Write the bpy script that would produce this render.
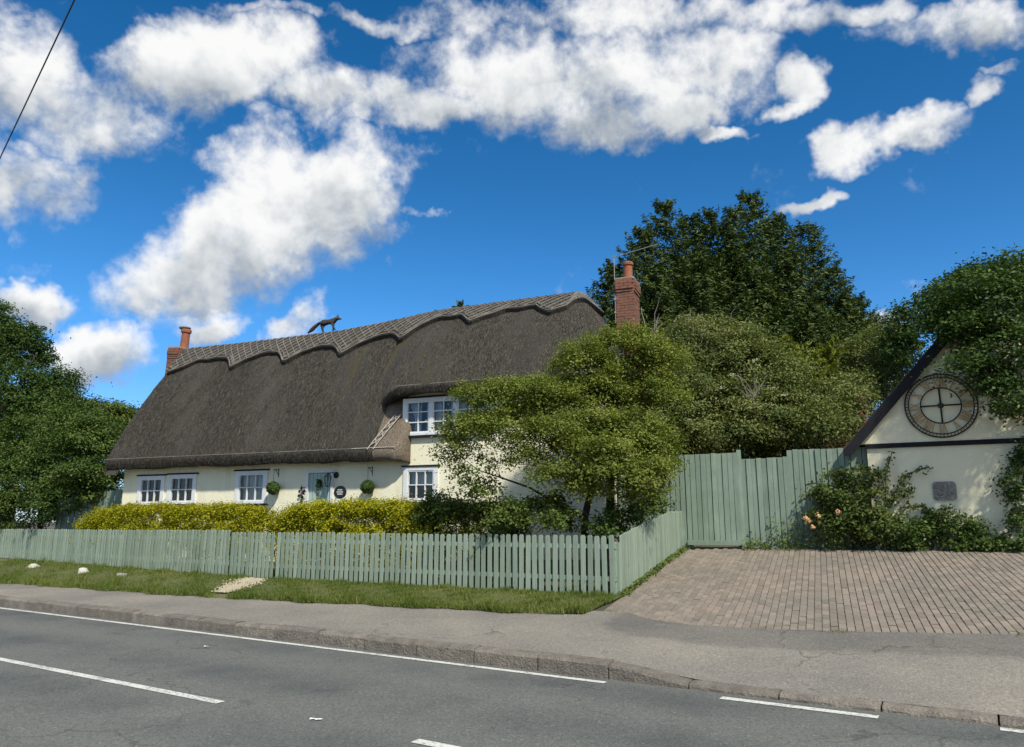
import bpy, bmesh, math, random
import numpy as np
from mathutils import Vector, Matrix
R = math.radians
rng = np.random.default_rng(7)
random.seed(7)
for o in list(bpy.data.objects): bpy.data.objects.remove(o)
scene = bpy.context.scene
C = scene.collection

# ------------------------------------------------------------------ camera
FPX, CX, CY, HOR, EYE = 750.0, 512.0, 373.5, 522.0, 1.7
TH = math.atan((HOR-CY)/FPX)
cam = bpy.data.cameras.new('camera'); cam_o = bpy.data.objects.new('camera', cam); C.objects.link(cam_o)
cam.sensor_width = 36.0; cam.lens = FPX/1024*36.0; cam.clip_start = 0.05; cam.clip_end = 3000
cam_o.location = (0, 0, EYE); cam_o.rotation_euler = (R(90)+TH, 0, 0)
scene.camera = cam_o

# ------------------------------------------------------------------ light
SUN_EL = R(47)
sh = Vector((0.42, -0.906, 0)).normalized()
SUN = Vector((sh.x*math.cos(SUN_EL), sh.y*math.cos(SUN_EL), math.sin(SUN_EL)))
sl = bpy.data.lights.new('sun', 'SUN'); sl.energy = 4.1; sl.angle = R(2.5); sl.color = (1.0, 0.95, 0.84)
so = bpy.data.objects.new('sun', sl); C.objects.link(so); so.location = (30, -50, 60)
so.rotation_euler = SUN.to_track_quat('Z', 'Y').to_euler()
scene.view_settings.view_transform = 'Standard'; scene.view_settings.look = 'None'
scene.view_settings.exposure = 0.33; scene.view_settings.gamma = 1.0
scene.view_settings.use_curve_mapping = False

# ------------------------------------------------------------------ pixel -> direction / point
def ray(x, y):
    a = (x-CX)/FPX; b = (CY-y)/FPX
    return Vector((a, math.cos(TH)-b*math.sin(TH), math.sin(TH)+b*math.cos(TH)))
EYEP = Vector((0, 0, EYE))
def atY(x, y, Y): d = ray(x, y); return EYEP + d*(Y/d.y)
def ong(x, y, z): d = ray(x, y); return EYEP + d*((z-EYE)/d.z)
def onplane(x, y, p0, n): d = ray(x, y); return EYEP + d*((p0-EYEP).dot(n)/d.dot(n))

# ------------------------------------------------------------------ sky with clouds
SKY = 0.12
world = bpy.data.worlds.new('World'); scene.world = world; world.use_nodes = True
world.cycles.sampling_method = 'MANUAL'; world.cycles.sample_map_resolution = 512
nt = world.node_tree; nt.nodes.clear()
def N(tree, typ, **kw):
    n = tree.nodes.new(typ)
    for k, v in kw.items(): setattr(n, k, v)
    return n
class G:
    """small expression helper for node trees"""
    def __init__(s, tree): s.t = tree
    def put(s, sock, v):
        if isinstance(v, bpy.types.NodeSocket): s.t.links.new(v, sock)
        else: sock.default_value = v
    def m(s, op, a, b=0.0, c=0.0, clamp=False):
        n = N(s.t, 'ShaderNodeMath', operation=op, use_clamp=clamp)
        s.put(n.inputs[0], a); s.put(n.inputs[1], b); s.put(n.inputs[2], c); return n.outputs[0]
    def v(s, op, a, b=(0, 0, 0)):
        n = N(s.t, 'ShaderNodeVectorMath', operation=op); s.put(n.inputs[0], a)
        if op == 'SCALE': s.put(n.inputs['Scale'], b)
        else: s.put(n.inputs[1], b)
        return n.outputs['Value'] if op in ('DOT_PRODUCT', 'LENGTH') else n.outputs['Vector']
    def noise(s, vec, scale, detail=4.0, rough=0.55, dist=0.0, dim='3D'):
        n = N(s.t, 'ShaderNodeTexNoise', noise_dimensions=dim); s.put(n.inputs['Vector'], vec)
        n.inputs['Scale'].default_value = scale; n.inputs['Detail'].default_value = detail
        n.inputs['Roughness'].default_value = rough; n.inputs['Distortion'].default_value = dist
        return n.outputs['Fac']
    def mr(s, v, a, b, c=0.0, d=1.0, smooth=False):
        n = N(s.t, 'ShaderNodeMapRange', clamp=True)
        if smooth: n.interpolation_type = 'SMOOTHSTEP'
        s.put(n.inputs['Value'], v)
        for i, q in enumerate((a, b, c, d)): s.put(n.inputs[i+1], q)
        return n.outputs['Result']
    def mix(s, f, a, b, blend='MIX'):
        n = N(s.t, 'ShaderNodeMix', data_type='RGBA', blend_type=blend)
        s.put(n.inputs[0], f); s.put(n.inputs[6], a); s.put(n.inputs[7], b); return n.outputs[2]
    def ramp(s, f, stops, interp='LINEAR'):
        n = N(s.t, 'ShaderNodeValToRGB'); s.put(n.inputs[0], f); cr = n.color_ramp; cr.interpolation = interp
        while len(cr.elements) < len(stops): cr.elements.new(0.5)
        for e, (p, c) in zip(cr.elements, stops): e.position = p; e.color = tuple(c)+(1,) if len(c) == 3 else c
        return n.outputs[0]
g = G(nt)
sky = N(nt, 'ShaderNodeTexSky', sky_type='NISHITA'); sky.sun_disc = False
sky.sun_elevation = SUN_EL; sky.sun_rotation = math.atan2(sh.x, sh.y)
sky.air_density = 1.0; sky.dust_density = 0.25; sky.ozone_density = 3.0; sky.altitude = 50
hs = N(nt, 'ShaderNodeHueSaturation'); hs.inputs['Saturation'].default_value = 1.38; hs.inputs['Value'].default_value = 0.80
nt.links.new(sky.outputs[0], hs.inputs['Color'])
D = N(nt, 'ShaderNodeTexCoord').outputs['Generated']
sepd = N(nt, 'ShaderNodeSeparateXYZ'); nt.links.new(D, sepd.inputs[0])
# air tint: clear washed blue, paler and bluer towards the horizon
tint = g.ramp(sepd.outputs['Z'], [(0.0, (0.70, 0.92, 1.45)), (0.12, (0.85, 1.06, 1.42)), (0.25, (1.06, 1.2, 1.32)), (0.42, (1.08, 1.08, 1.1)), (0.6, (1.05, 1.02, 1.02))])
skyc = g.mix(1.0, hs.outputs[0], tint, 'MULTIPLY')
# warp the direction a little so that the cloud masses get ragged, billowing outlines
def vnoise(vec, scale, detail):
    n = N(nt, 'ShaderNodeTexNoise'); nt.links.new(vec, n.inputs['Vector']); n.inputs['Scale'].default_value = scale
    n.inputs['Detail'].default_value = detail; n.inputs['Roughness'].default_value = 0.6; return n.outputs['Color']
W1 = g.v('SCALE', g.v('SUBTRACT', vnoise(D, 6.0, 5.0), (0.5, 0.5, 0.5)), 0.17)
DW = g.v('ADD', D, W1)
BLOBS = [ # photo x, y, half width, half height, tilt deg, weight: where each cloud mass stands in the sky
 (55,105,85,55,10,1.0),(25,185,62,42,0,1.05),(215,66,110,46,-4,1.1),(330,88,72,30,15,.95),(120,55,60,35,0,.8),
 (290,205,108,58,-18,1.2),(196,262,82,48,-12,1.15),(358,200,64,34,8,1.05),(214,166,52,28,-10,.62),(262,255,90,36,-14,1.0),
 (560,70,140,58,5,1.05),(425,92,62,30,5,1.0),(690,58,105,54,-6,.92),(598,122,66,30,5,1.1),(660,108,54,34,0,1.0),(360,120,40,16,-20,.7),
 (640,0,300,26,0,.78),(385,6,70,16,0,.75),(812,72,27,28,-40,.95),(790,104,38,14,-25,.85),(715,143,32,9,-5,.85),
 (846,150,38,24,-10,.95),(905,146,58,16,-22,.95),(976,96,34,15,-42,.9),(965,22,82,26,-12,.95),(880,12,60,22,10,.8),
 (811,203,20,11,-5,.95),(32,298,48,22,0,.95),(93,351,50,26,-5,1.15),(205,322,44,14,0,.85),(306,318,42,18,-38,.95),
 (868,338,46,14,0,.9),(437,212,18,9,0,.55),(402,254,12,16,10,.5),(260,10,120,12,0,.6),(1010,60,30,10,-20,.6)]
sepw = N(nt, 'ShaderNodeSeparateXYZ'); nt.links.new(DW, sepw.inputs[0])
iy = g.m('DIVIDE', 1.0, g.m('MAXIMUM', sepw.outputs['Y'], 0.05))
SU = g.m('MULTIPLY', sepw.outputs['X'], iy); SV = g.m('MULTIPLY', sepw.outputs['Z'], iy)   # where a direction falls on the northern sky
def skyuv(x, y): d_ = ray(x, y); return Vector((d_.x/d_.y, d_.z/d_.y))
field = None; under = None; wtot = None
for (bx, by, rx, ry, tilt, wt) in BLOBS:
    c = skyuv(bx, by); ct, st = math.cos(R(tilt)), math.sin(R(tilt))
    A1_ = (skyuv(bx+ct*2, by+st*2)-c)/2*rx; A2_ = (skyuv(bx+st*2, by-ct*2)-c)/2*ry
    Mi = Matrix(((A1_.x, A2_.x), (A1_.y, A2_.y))).inverted(); o_ = -(Mi @ c)
    du = g.m('MULTIPLY_ADD', SV, Mi[0][1], g.m('MULTIPLY_ADD', SU, Mi[0][0], o_.x))
    dv = g.m('MULTIPLY_ADD', SV, Mi[1][1], g.m('MULTIPLY_ADD', SU, Mi[1][0], o_.y))
    r2 = g.m('MULTIPLY_ADD', dv, dv, g.m('MULTIPLY', du, du))
    val = g.m('MULTIPLY_ADD', r2, -0.52*wt**-0.3, wt)
    field = val if field is None else g.m('MAXIMUM', field, val)
    if rx >= 44:
        wsum = g.m('MAXIMUM', val, 0.0); 
        under = g.m('MULTIPLY_ADD', wsum, dv, 0.0 if under is None else under); wtot = wsum if wtot is None else g.m('ADD', wtot, wsum)
field = g.m('MULTIPLY', g.m('MAXIMUM', field, 0.0), g.m('GREATER_THAN', sepd.outputs['Y'], 0.08))
# the sky goes on outside the view in broken cumulus, cover raised for ambient light
front = ray(512, 200).normalized()
off = g.mr(g.v('DOT_PRODUCT', D, tuple(front)), 0.74, 0.62, 0.0, 1.0, True)
wide = g.noise(D, 3.2, 2.0)
field = g.m('ADD', field, g.m('MULTIPLY', off, g.mr(wide, 0.38, 0.62, 0.0, 1.0)))
n1 = g.noise(D, 9.0, 6.0, 0.6, 0.2)
n2 = g.noise(D, 34.0, 4.0, 0.6)
dens = g.m('ADD', field, g.m('MULTIPLY', g.m('SUBTRACT', n1, 0.5), 1.75))
dens = g.m('ADD', dens, g.m('MULTIPLY', g.m('SUBTRACT', n2, 0.5), 0.75))
alpha = g.mr(dens, 0.22, 1.0, 0.0, 1.0, True)
# light comes from above right: compare the billows here with those a little towards the sun
DS = g.v('ADD', D, (0.014, 0.0, 0.045))
n1s = g.noise(DS, 9.0, 4.0, 0.6, 0.2)
n2s = g.noise(g.v('ADD', D, (0.004, 0.0, 0.011)), 34.0, 4.0, 0.6)
relief = g.m('ADD', g.m('MULTIPLY', g.m('SUBTRACT', n1, n1s), 1.7), g.m('MULTIPLY', g.m('SUBTRACT', n2, n2s), 0.35))
vpos = g.m('DIVIDE', under, g.m('MAXIMUM', wtot, 0.3))
lit = g.m('ADD', g.m('ADD', 0.74, relief), g.m('MULTIPLY', vpos, 0.55))
lit = g.m('SUBTRACT', lit, g.m('MULTIPLY', g.mr(dens, 0.85, 1.4), 0.2))
ccol = g.ramp(lit, [(0.0, (0.30, 0.34, 0.39)), (0.35, (0.47, 0.51, 0.55)), (0.62, (0.70, 0.73, 0.75)), (0.85, (0.90, 0.91, 0.91)), (1.0, (0.97, 0.97, 0.96))])
ccol = g.v('SCALE', ccol, 0.80/SKY)
final = g.mix(g.m('MULTIPLY', alpha, 0.985), skyc, ccol)
bg = N(nt, 'ShaderNodeBackground'); bg.inputs['Strength'].default_value = SKY
nt.links.new(final, bg.inputs['Color'])
wo = N(nt, 'ShaderNodeOutputWorld'); nt.links.new(bg.outputs[0], wo.inputs['Surface'])

# ------------------------------------------------------------------ mesh helpers
def tag(o, label=None, cat=None, group=None, kind=None):
    if label: o['label'] = label
    if cat: o['category'] = cat
    if group: o['group'] = group
    if kind: o['kind'] = kind
    return o
def link(name, me, mat=None, parent=None, kind=None):
    o = bpy.data.objects.new(name, me); C.objects.link(o)
    if mat and not me.materials: me.materials.append(mat)
    if parent: o.parent = parent
    if kind: o['kind'] = kind
    return o
def empty(name, loc=(0, 0, 0), rz=0.0):
    o = bpy.data.objects.new(name, None); C.objects.link(o); o.location = loc; o.rotation_euler = (0, 0, rz)
    o.empty_display_size = 0.2; return o
class MB:
    def __init__(s): s.v = []; s.f = []
    def add(s, vs, fs):
        n = len(s.v); s.v += [tuple(p) for p in vs]; s.f += [tuple(i+n for i in f) for f in fs]; return s
    def box(s, x0, x1, y0, y1, z0, z1, M=None):
        vs = [(x, y, z) for z in (z0, z1) for y in (y0, y1) for x in (x0, x1)]
        if M is not None: vs = [M @ Vector(p) for p in vs]
        return s.add(vs, [(0, 2, 3, 1), (4, 5, 7, 6), (0, 1, 5, 4), (2, 6, 7, 3), (0, 4, 6, 2), (1, 3, 7, 5)])
    def tube(s, pts, rad, n=6, caps=True):
        pts = [Vector(p) for p in pts]
        if not hasattr(rad, '__len__'): rad = [rad]*len(pts)
        vs = []; fs = []; up = None
        for i, p in enumerate(pts):
            d = (pts[min(i+1, len(pts)-1)]-pts[max(i-1, 0)]).normalized()
            if up is None: up = d.orthogonal().normalized()
            up = (up - d*up.dot(d)).normalized(); w = d.cross(up)
            for k in range(n):
                a = 2*math.pi*k/n; vs.append(p + (up*math.cos(a)+w*math.sin(a))*rad[i])
        for i in range(len(pts)-1):
            for k in range(n):
                fs.append((i*n+k, i*n+(k+1) % n, (i+1)*n+(k+1) % n, (i+1)*n+k))
        if caps: fs += [tuple(range(n-1, -1, -1)), tuple((len(pts)-1)*n+k for k in range(n))]
        return s.add(vs, fs)
    def lathe(s, prof, n=16, M=None):
        vs = []; fs = []
        for (r, z) in prof:
            for k in range(n):
                a = 2*math.pi*k/n; p = Vector((r*math.cos(a), r*math.sin(a), z)); vs.append(M @ p if M is not None else p)
        for i in range(len(prof)-1):
            for k in range(n): fs.append((i*n+k, i*n+(k+1) % n, (i+1)*n+(k+1) % n, (i+1)*n+k))
        fs += [tuple(range(n-1, -1, -1)), tuple((len(prof)-1)*n+k for k in range(n))]
        return s.add(vs, fs)
    def ring(s, c, ax1, ax2, r, w, n=48):
        """a thin torus ring"""
        c, ax1, ax2 = Vector(c), Vector(ax1), Vector(ax2); ax3 = ax1.cross(ax2); m = 5; vs = []; fs = []
        for i in range(n):
            a = 2*math.pi*i/n; d = ax1*math.cos(a)+ax2*math.sin(a)
            for k in range(m):
                b = 2*math.pi*k/m; vs.append(c + d*(r+w*math.cos(b)) + ax3*(w*math.sin(b)))
        for i in range(n):
            for k in range(m): fs.append((i*m+k, ((i+1) % n)*m+k, ((i+1) % n)*m+(k+1) % m, i*m+(k+1) % m))
        return s.add(vs, fs)
    def grid(s, rows):
        n = len(rows[0]); vs = [p for r in rows for p in r]
        return s.add(vs, [(i*n+j, i*n+j+1, (i+1)*n+j+1, (i+1)*n+j) for i in range(len(rows)-1) for j in range(n-1)])
    def mesh(s, name, smooth=False):
        me = bpy.data.meshes.new(name); me.from_pydata(s.v, [], s.f); me.update()
        if smooth: me.polygons.foreach_set('use_smooth', [True]*len(me.polygons))
        return me
    def build(s, name, mat, parent=None, smooth=False, bevel=0.0, kind=None):
        me = s.mesh(name, smooth); o = link(name, me, mat, parent, kind)
        if bevel:
            m = o.modifiers.new('bevel', 'BEVEL'); m.width = bevel; m.segments = 2; m.limit_method = 'ANGLE'
        return o
def fast_mesh(name, verts, quads, var=None, n=4):
    me = bpy.data.meshes.new(name); nv, nf = len(verts), len(quads)
    me.vertices.add(nv); me.vertices.foreach_set('co', np.asarray(verts, np.float32).ravel())
    me.loops.add(nf*n); me.loops.foreach_set('vertex_index', np.asarray(quads, np.int32).ravel())
    me.polygons.add(nf); me.polygons.foreach_set('loop_start', np.arange(nf, dtype=np.int32)*n)
    try: me.polygons.foreach_set('loop_total', np.full(nf, n, np.int32))
    except Exception: pass
    if var is not None:
        at = me.attributes.new('tint', 'FLOAT', 'FACE'); at.data.foreach_set('value', np.asarray(var, np.float32))
    me.update(calc_edges=True); return me

# ------------------------------------------------------------------ materials
def newmat(name):
    m = bpy.data.materials.new(name); m.use_nodes = True; t = m.node_tree; t.nodes.clear()
    out = N(t, 'ShaderNodeOutputMaterial'); p = N(t, 'ShaderNodeBsdfPrincipled'); t.links.new(p.outputs[0], out.inputs[0])
    return m, t, G(t), p, out
def coords(t, kind='Object'): return N(t, 'ShaderNodeTexCoord').outputs[kind]
def worldpos(t): return N(t, 'ShaderNodeNewGeometry').outputs['Position']
def bump(g_, p, h, strength=0.3, dist=0.02):
    b = N(g_.t, 'ShaderNodeBump'); b.inputs['Strength'].default_value = strength; b.inputs['Distance'].default_value = dist
    g_.t.links.new(h, b.inputs['Height']); g_.t.links.new(b.outputs[0], p.inputs['Normal'])
def simple(name, c1, c2=None, scale=8.0, rough=0.7, metal=0.0, bumps=0.15, bdist=0.01, fine=60.0, objrand=0.0, spec=0.5):
    m, t, q, p, out = newmat(name); P = worldpos(t)
    c2 = c2 or tuple(x*0.8 for x in c1)
    f = q.mr(q.noise(P, scale, 5.0, 0.6), 0.3, 0.7)
    col = q.mix(f, c1+(1,), c2+(1,))
    fn = q.noise(P, fine, 3.0, 0.6)
    col = q.mix(1.0, col, q.ramp(fn, [(0.25, (0.82,)*3), (0.75, (1.08,)*3)]), 'MULTIPLY')
    if objrand:
        oi = N(t, 'ShaderNodeObjectInfo').outputs['Random']
        col = q.mix(1.0, col, q.ramp(oi, [(0.0, (1-objrand,)*3), (1.0, (1+objrand,)*3)]), 'MULTIPLY')
    t.links.new(col, p.inputs['Base Color']); p.inputs['Roughness'].default_value = rough; p.inputs['Metallic'].default_value = metal
    p.inputs['Specular IOR Level'].default_value = spec
    if bumps: bump(q, p, fn, bumps, bdist)
    return m
def foliage(name, stops, trans=0.28, rough=0.6, spec=0.18):
    m, t, q, p, out = newmat(name)
    at = N(t, 'ShaderNodeAttribute', attribute_name='tint').outputs['Fac']
    col = q.ramp(at, stops)
    t.links.new(col, p.inputs['Base Color']); p.inputs['Roughness'].default_value = rough; p.inputs['Specular IOR Level'].default_value = spec
    tr = N(t, 'ShaderNodeBsdfTranslucent'); t.links.new(q.mix(1.0, col, (1.25, 1.3, 0.7, 1), 'MULTIPLY'), tr.inputs['Color'])
    mx = N(t, 'ShaderNodeMixShader'); mx.inputs[0].default_value = trans
    t.links.new(p.outputs[0], mx.inputs[1]); t.links.new(tr.outputs[0], mx.inputs[2]); t.links.new(mx.outputs[0], out.inputs[0])
    return m
M = {}
def asphalt(name, base, light, patch, sc=1.0, road=False):
    m, t, q, p, out = newmat(name); P = worldpos(t)
    big = q.mr(q.noise(P, 0.5*sc, 4.0, 0.6), 0.35, 0.68)
    col = q.mix(big, base+(1,), patch+(1,))
    if road: # tyre-worn bands along the carriageway, laid in metres across the road
        vv = q.m('ADD', q.v('DOT_PRODUCT', P, (0.534, 0.845, 0)), q.m('MULTIPLY', q.noise(P, 0.7, 3.0), 0.5))
        tr = q.m('ADD', q.m('MULTIPLY', q.m('SINE', q.m('MULTIPLY_ADD', vv, 3.9, -25.9)), 0.5), 0.5)
        col = q.mix(q.m('MULTIPLY', tr, 0.75), col, patch+(1,))
    vo = N(t, 'ShaderNodeTexVoronoi'); t.links.new(P, vo.inputs['Vector']); vo.inputs['Scale'].default_value = 62.0
    agg = q.ramp(vo.outputs['Color'], [(0.0, (0.55,)*3), (0.5, (1.0,)*3), (0.86, (1.25,)*3), (1.0, (2.3, 2.2, 2.0))])
    col = q.mix(0.8, col, agg, 'MULTIPLY')
    fine = q.noise(P, 170.0, 3.0, 0.7)
    col = q.mix(1.0, col, q.ramp(fine, [(0.3, (0.75,)*3), (0.72, (1.25,)*3)]), 'MULTIPLY')
    spots = q.mr(q.noise(P, 2.6, 6.0, 0.7), 0.62, 0.72)
    col = q.mix(q.m('MULTIPLY', spots, 0.35), col, light+(1,))
    cv = N(t, 'ShaderNodeTexVoronoi', feature='DISTANCE_TO_EDGE'); cv.inputs['Scale'].default_value = 0.55
    wn = N(t, 'ShaderNodeTexNoise'); t.links.new(P, wn.inputs['Vector']); wn.inputs['Scale'].default_value = 2.2; wn.inputs['Detail'].default_value = 6.0
    t.links.new(q.v('ADD', P, q.v('SCALE', wn.outputs['Color'], 0.9)), cv.inputs['Vector'])
    crk = q.m('MULTIPLY', q.mr(cv.outputs['Distance'], 0.004, 0.012, 1.0, 0.0), q.mr(q.noise(P, 0.35, 3.0), 0.47, 0.58))
    col = q.mix(q.m('MULTIPLY', crk, 0.55), col, (0.05, 0.048, 0.042, 1))
    t.links.new(col, p.inputs['Base Color']); p.inputs['Roughness'].default_value = 0.88; p.inputs['Specular IOR Level'].default_value = 0.3
    bump(q, p, q.m('ADD', vo.outputs['Distance'], fine), 0.5, 0.006)
    return m
M['road'] = asphalt('road_asphalt', (0.082, 0.088, 0.084), (0.17, 0.17, 0.155), (0.145, 0.148, 0.132), road=True)
M['pavement'] = asphalt('pavement_asphalt', (0.262, 0.236, 0.194), (0.35, 0.32, 0.27), (0.18, 0.168, 0.146))
M['paint'] = None
m, t, q, p, out = newmat('road_paint'); P = worldpos(t)
wear = q.mr(q.m('ADD', q.noise(P, 30.0, 6.0, 0.75), q.m('MULTIPLY', q.noise(P, 3.0, 3.0), 0.35)), 0.545, 0.665)
col = q.mix(wear, (0.2, 0.2, 0.185, 1), (0.64, 0.63, 0.57, 1))
t.links.new(col, p.inputs['Base Color']); p.inputs['Roughness'].default_value = 0.7; bump(q, p, q.noise(P, 160.0, 3.0), 0.4, 0.004); M['paint'] = m
M['kerb'] = simple('kerb_stone', (0.25, 0.215, 0.17), (0.13, 0.115, 0.095), 6.0, 0.9, bumps=0.9, bdist=0.03, fine=34.0, objrand=0.15)
M['soil'] = simple('soil', (0.12, 0.095, 0.06), (0.07, 0.07, 0.035), 2.0, 0.95, bumps=0.8, bdist=0.03, fine=30.0)
M['lawn'] = simple('lawn_soil', (0.095, 0.115, 0.03), (0.14, 0.125, 0.055), 1.6, 0.95, bumps=0.8, bdist=0.03, fine=40.0)
M['gravel'] = simple('path_gravel', (0.34, 0.285, 0.195), (0.24, 0.20, 0.135), 10.0, 0.9, bumps=0.8, bdist=0.02, fine=60.0)
M['pebble'] = simple('pebble', (0.46, 0.40, 0.29), (0.30, 0.25, 0.17), 20.0, 0.85)
M['brick_pave'] = simple('paving_brick', (0.265, 0.212, 0.165), (0.19, 0.17, 0.137), 0.9, 0.9, bumps=0.5, bdist=0.008, fine=70.0, objrand=0.16)
M['joint'] = simple('joint_sand', (0.085, 0.07, 0.05), (0.06, 0.065, 0.03), 3.0, 0.95, bumps=0.5)
def painted_timber(name, c, c2):
    m, t, q, p, out = newmat(name); P = worldpos(t); O = coords(t)
    sp = N(t, 'ShaderNodeMapping'); t.links.new(P, sp.inputs['Vector']); sp.inputs['Scale'].default_value = (40, 40, 2.2)
    gr = q.noise(sp.outputs[0], 1.0, 5.0, 0.6)
    col = q.mix(q.mr(q.noise(P, 1.8, 4.0, 0.6), 0.3, 0.7), c+(1,), c2+(1,))
    col = q.mix(1.0, col, q.ramp(gr, [(0.25, (0.78,)*3), (0.7, (1.08,)*3)]), 'MULTIPLY')
    alg = q.mr(q.noise(P, 5.0, 6.0, 0.7), 0.55, 0.75); col = q.mix(q.m('MULTIPLY', alg, 0.35), col, (0.13, 0.15, 0.09, 1))
    oi = N(t, 'ShaderNodeObjectInfo').outputs['Random']
    col = q.mix(1.0, col, q.ramp(oi, [(0.0, (0.80, 0.82, 0.79)), (1.0, (1.12, 1.10, 1.10))]), 'MULTIPLY')
    t.links.new(col, p.inputs['Base Color']); p.inputs['Roughness'].default_value = 0.68; bump(q, p, gr, 0.25, 0.004); return m
M['sage'] = painted_timber('sage_paint', (0.285, 0.355, 0.275), (0.25, 0.315, 0.242))
M['sage_tall'] = painted_timber('sage_paint_weathered', (0.235, 0.31, 0.245), (0.18, 0.245, 0.19))
M['gap_shade'] = simple('painted_gap_shade', (0.05, 0.065, 0.05), None, 8.0, 0.9)  # dark colour standing in for the shade between fence boards
def render_wall(name, c, c2, dirt):
    m, t, q, p, out = newmat(name); P = worldpos(t)
    col = q.mix(q.mr(q.noise(P, 0.9, 5.0, 0.62), 0.32, 0.7), c+(1,), c2+(1,))
    sp = N(t, 'ShaderNodeMapping'); t.links.new(P, sp.inputs['Vector']); sp.inputs['Scale'].default_value = (3.5, 3.5, 0.5)
    st = q.mr(q.noise(sp.outputs[0], 1.0, 6.0, 0.65), 0.52, 0.74)
    col = q.mix(q.m('MULTIPLY', st, 0.6), col, dirt+(1,))
    fn = q.noise(P, 26.0, 6.0, 0.65)
    t.links.new(col, p.inputs['Base Color']); p.inputs['Roughness'].default_value = 0.85; p.inputs['Specular IOR Level'].default_value = 0.25
    bump(q, p, q.m('ADD', fn, q.m('MULTIPLY', q.noise(P, 3.0, 3.0), 1.2)), 0.3, 0.025); return m
M['cream'] = render_wall('cream_limewash', (0.84, 0.80, 0.60), (0.79, 0.745, 0.545), (0.62, 0.565, 0.40))
M['cream_garage'] = render_wall('cream_render', (0.80, 0.75, 0.53), (0.75, 0.70, 0.50), (0.58, 0.52, 0.36))
M['white'] = simple('white_gloss_paint', (0.78, 0.79, 0.78), (0.70, 0.71, 0.70), 6.0, 0.4, bumps=0.05)
M['black'] = simple('black_timber', (0.010, 0.011, 0.014), (0.018, 0.018, 0.02), 6.0, 0.75, bumps=0.2, spec=0.2)
M['iron'] = simple('black_iron', (0.02, 0.02, 0.022), (0.035, 0.03, 0.028), 30.0, 0.45, metal=0.5)
M['rust'] = simple('gilt_rust_iron', (0.48, 0.33, 0.15), (0.34, 0.21, 0.09), 14.0, 0.7, metal=0.0)
M['steel'] = simple('aerial_aluminium', (0.36, 0.36, 0.35), None, 20.0, 0.6, metal=0.4)
M['curtain'] = simple('net_curtain', (0.62, 0.63, 0.62), (0.5, 0.51, 0.51), 20.0, 0.9, bumps=0.4)
M['doorpaint'] = simple('pale_sage_door', (0.40, 0.52, 0.45), (0.37, 0.48, 0.42), 5.0, 0.5, bumps=0.05)
M['stone_white'] = simple('white_stone', (0.56, 0.53, 0.46), (0.36, 0.34, 0.29), 6.0, 0.85, bumps=0.6, bdist=0.02, fine=22.0)
M['stone_grey'] = simple('grey_stone', (0.36, 0.34, 0.30), (0.2, 0.19, 0.17), 8.0, 0.9, bumps=0.6, bdist=0.02, fine=22.0)
M['flint'] = simple('flint_stone', (0.24, 0.22, 0.19), (0.15, 0.14, 0.125), 18.0, 0.8, bumps=0.6, bdist=0.01, fine=40)
M['pot'] = simple('terracotta', (0.33, 0.11, 0.052), (0.22, 0.08, 0.042), 8.0, 0.8, bumps=0.3)
M['chbrick'] = simple('chimney_brick', (0.27, 0.10, 0.058), (0.13, 0.078, 0.055), 7.0, 0.9, bumps=0.6, bdist=0.01, fine=40.0)
M['mortar'] = simple('old_mortar', (0.36, 0.32, 0.26), (0.24, 0.22, 0.18), 9.0, 0.95, bumps=0.6)
M['tile'] = simple('clay_roof_tile', (0.19, 0.07, 0.04), (0.09, 0.055, 0.038), 4.0, 0.85, bumps=0.5, bdist=0.01, fine=30.0)
M['bark'] = simple('bark', (0.055, 0.046, 0.036), (0.03, 0.025, 0.02), 14.0, 0.95, bumps=0.9, bdist=0.03, fine=40.0)
M['twig'] = simple('pale_twig', (0.30, 0.265, 0.215), (0.2, 0.17, 0.14), 14.0, 0.9)
M['wire'] = simple('cable', (0.02, 0.02, 0.02), None, 5.0, 0.6)
M['slate'] = simple('house_sign_black', (0.015, 0.016, 0.018), None, 10.0, 0.35)
M['signwhite'] = simple('sign_lettering', (0.75, 0.74, 0.7), None, 10.0, 0.5, bumps=0)
M['litter'] = simple('white_litter', (0.75, 0.76, 0.76), None, 30.0, 0.6)
m, t, q, p, out = newmat('window_glass')
p.inputs['Base Color'].default_value = (0.02, 0.025, 0.03, 1); p.inputs['Roughness'].default_value = 0.03
gl = N(t, 'ShaderNodeBsdfTransparent'); gl.inputs[0].default_value = (0.9, 0.94, 0.94, 1)
mx = N(t, 'ShaderNodeMixShader'); gs = N(t, 'ShaderNodeBsdfGlossy'); gs.inputs['Roughness'].default_value = 0.02
fr = N(t, 'ShaderNodeFresnel'); fr.inputs[0].default_value = 1.5
fb = q.noise(worldpos(t), 3.0, 2.0); bn = N(t, 'ShaderNodeBump'); bn.inputs['Strength'].default_value = 0.08; t.links.new(fb, bn.inputs['Height'])
t.links.new(bn.outputs[0], gs.inputs['Normal'])
t.links.new(q.m('ADD', fr.outputs[0], 0.03), mx.inputs[0]); t.links.new(gl.outputs[0], mx.inputs[1]); t.links.new(gs.outputs[0], mx.inputs[2])
t.links.new(mx.outputs[0], out.inputs[0]); M['glass'] = m
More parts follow.
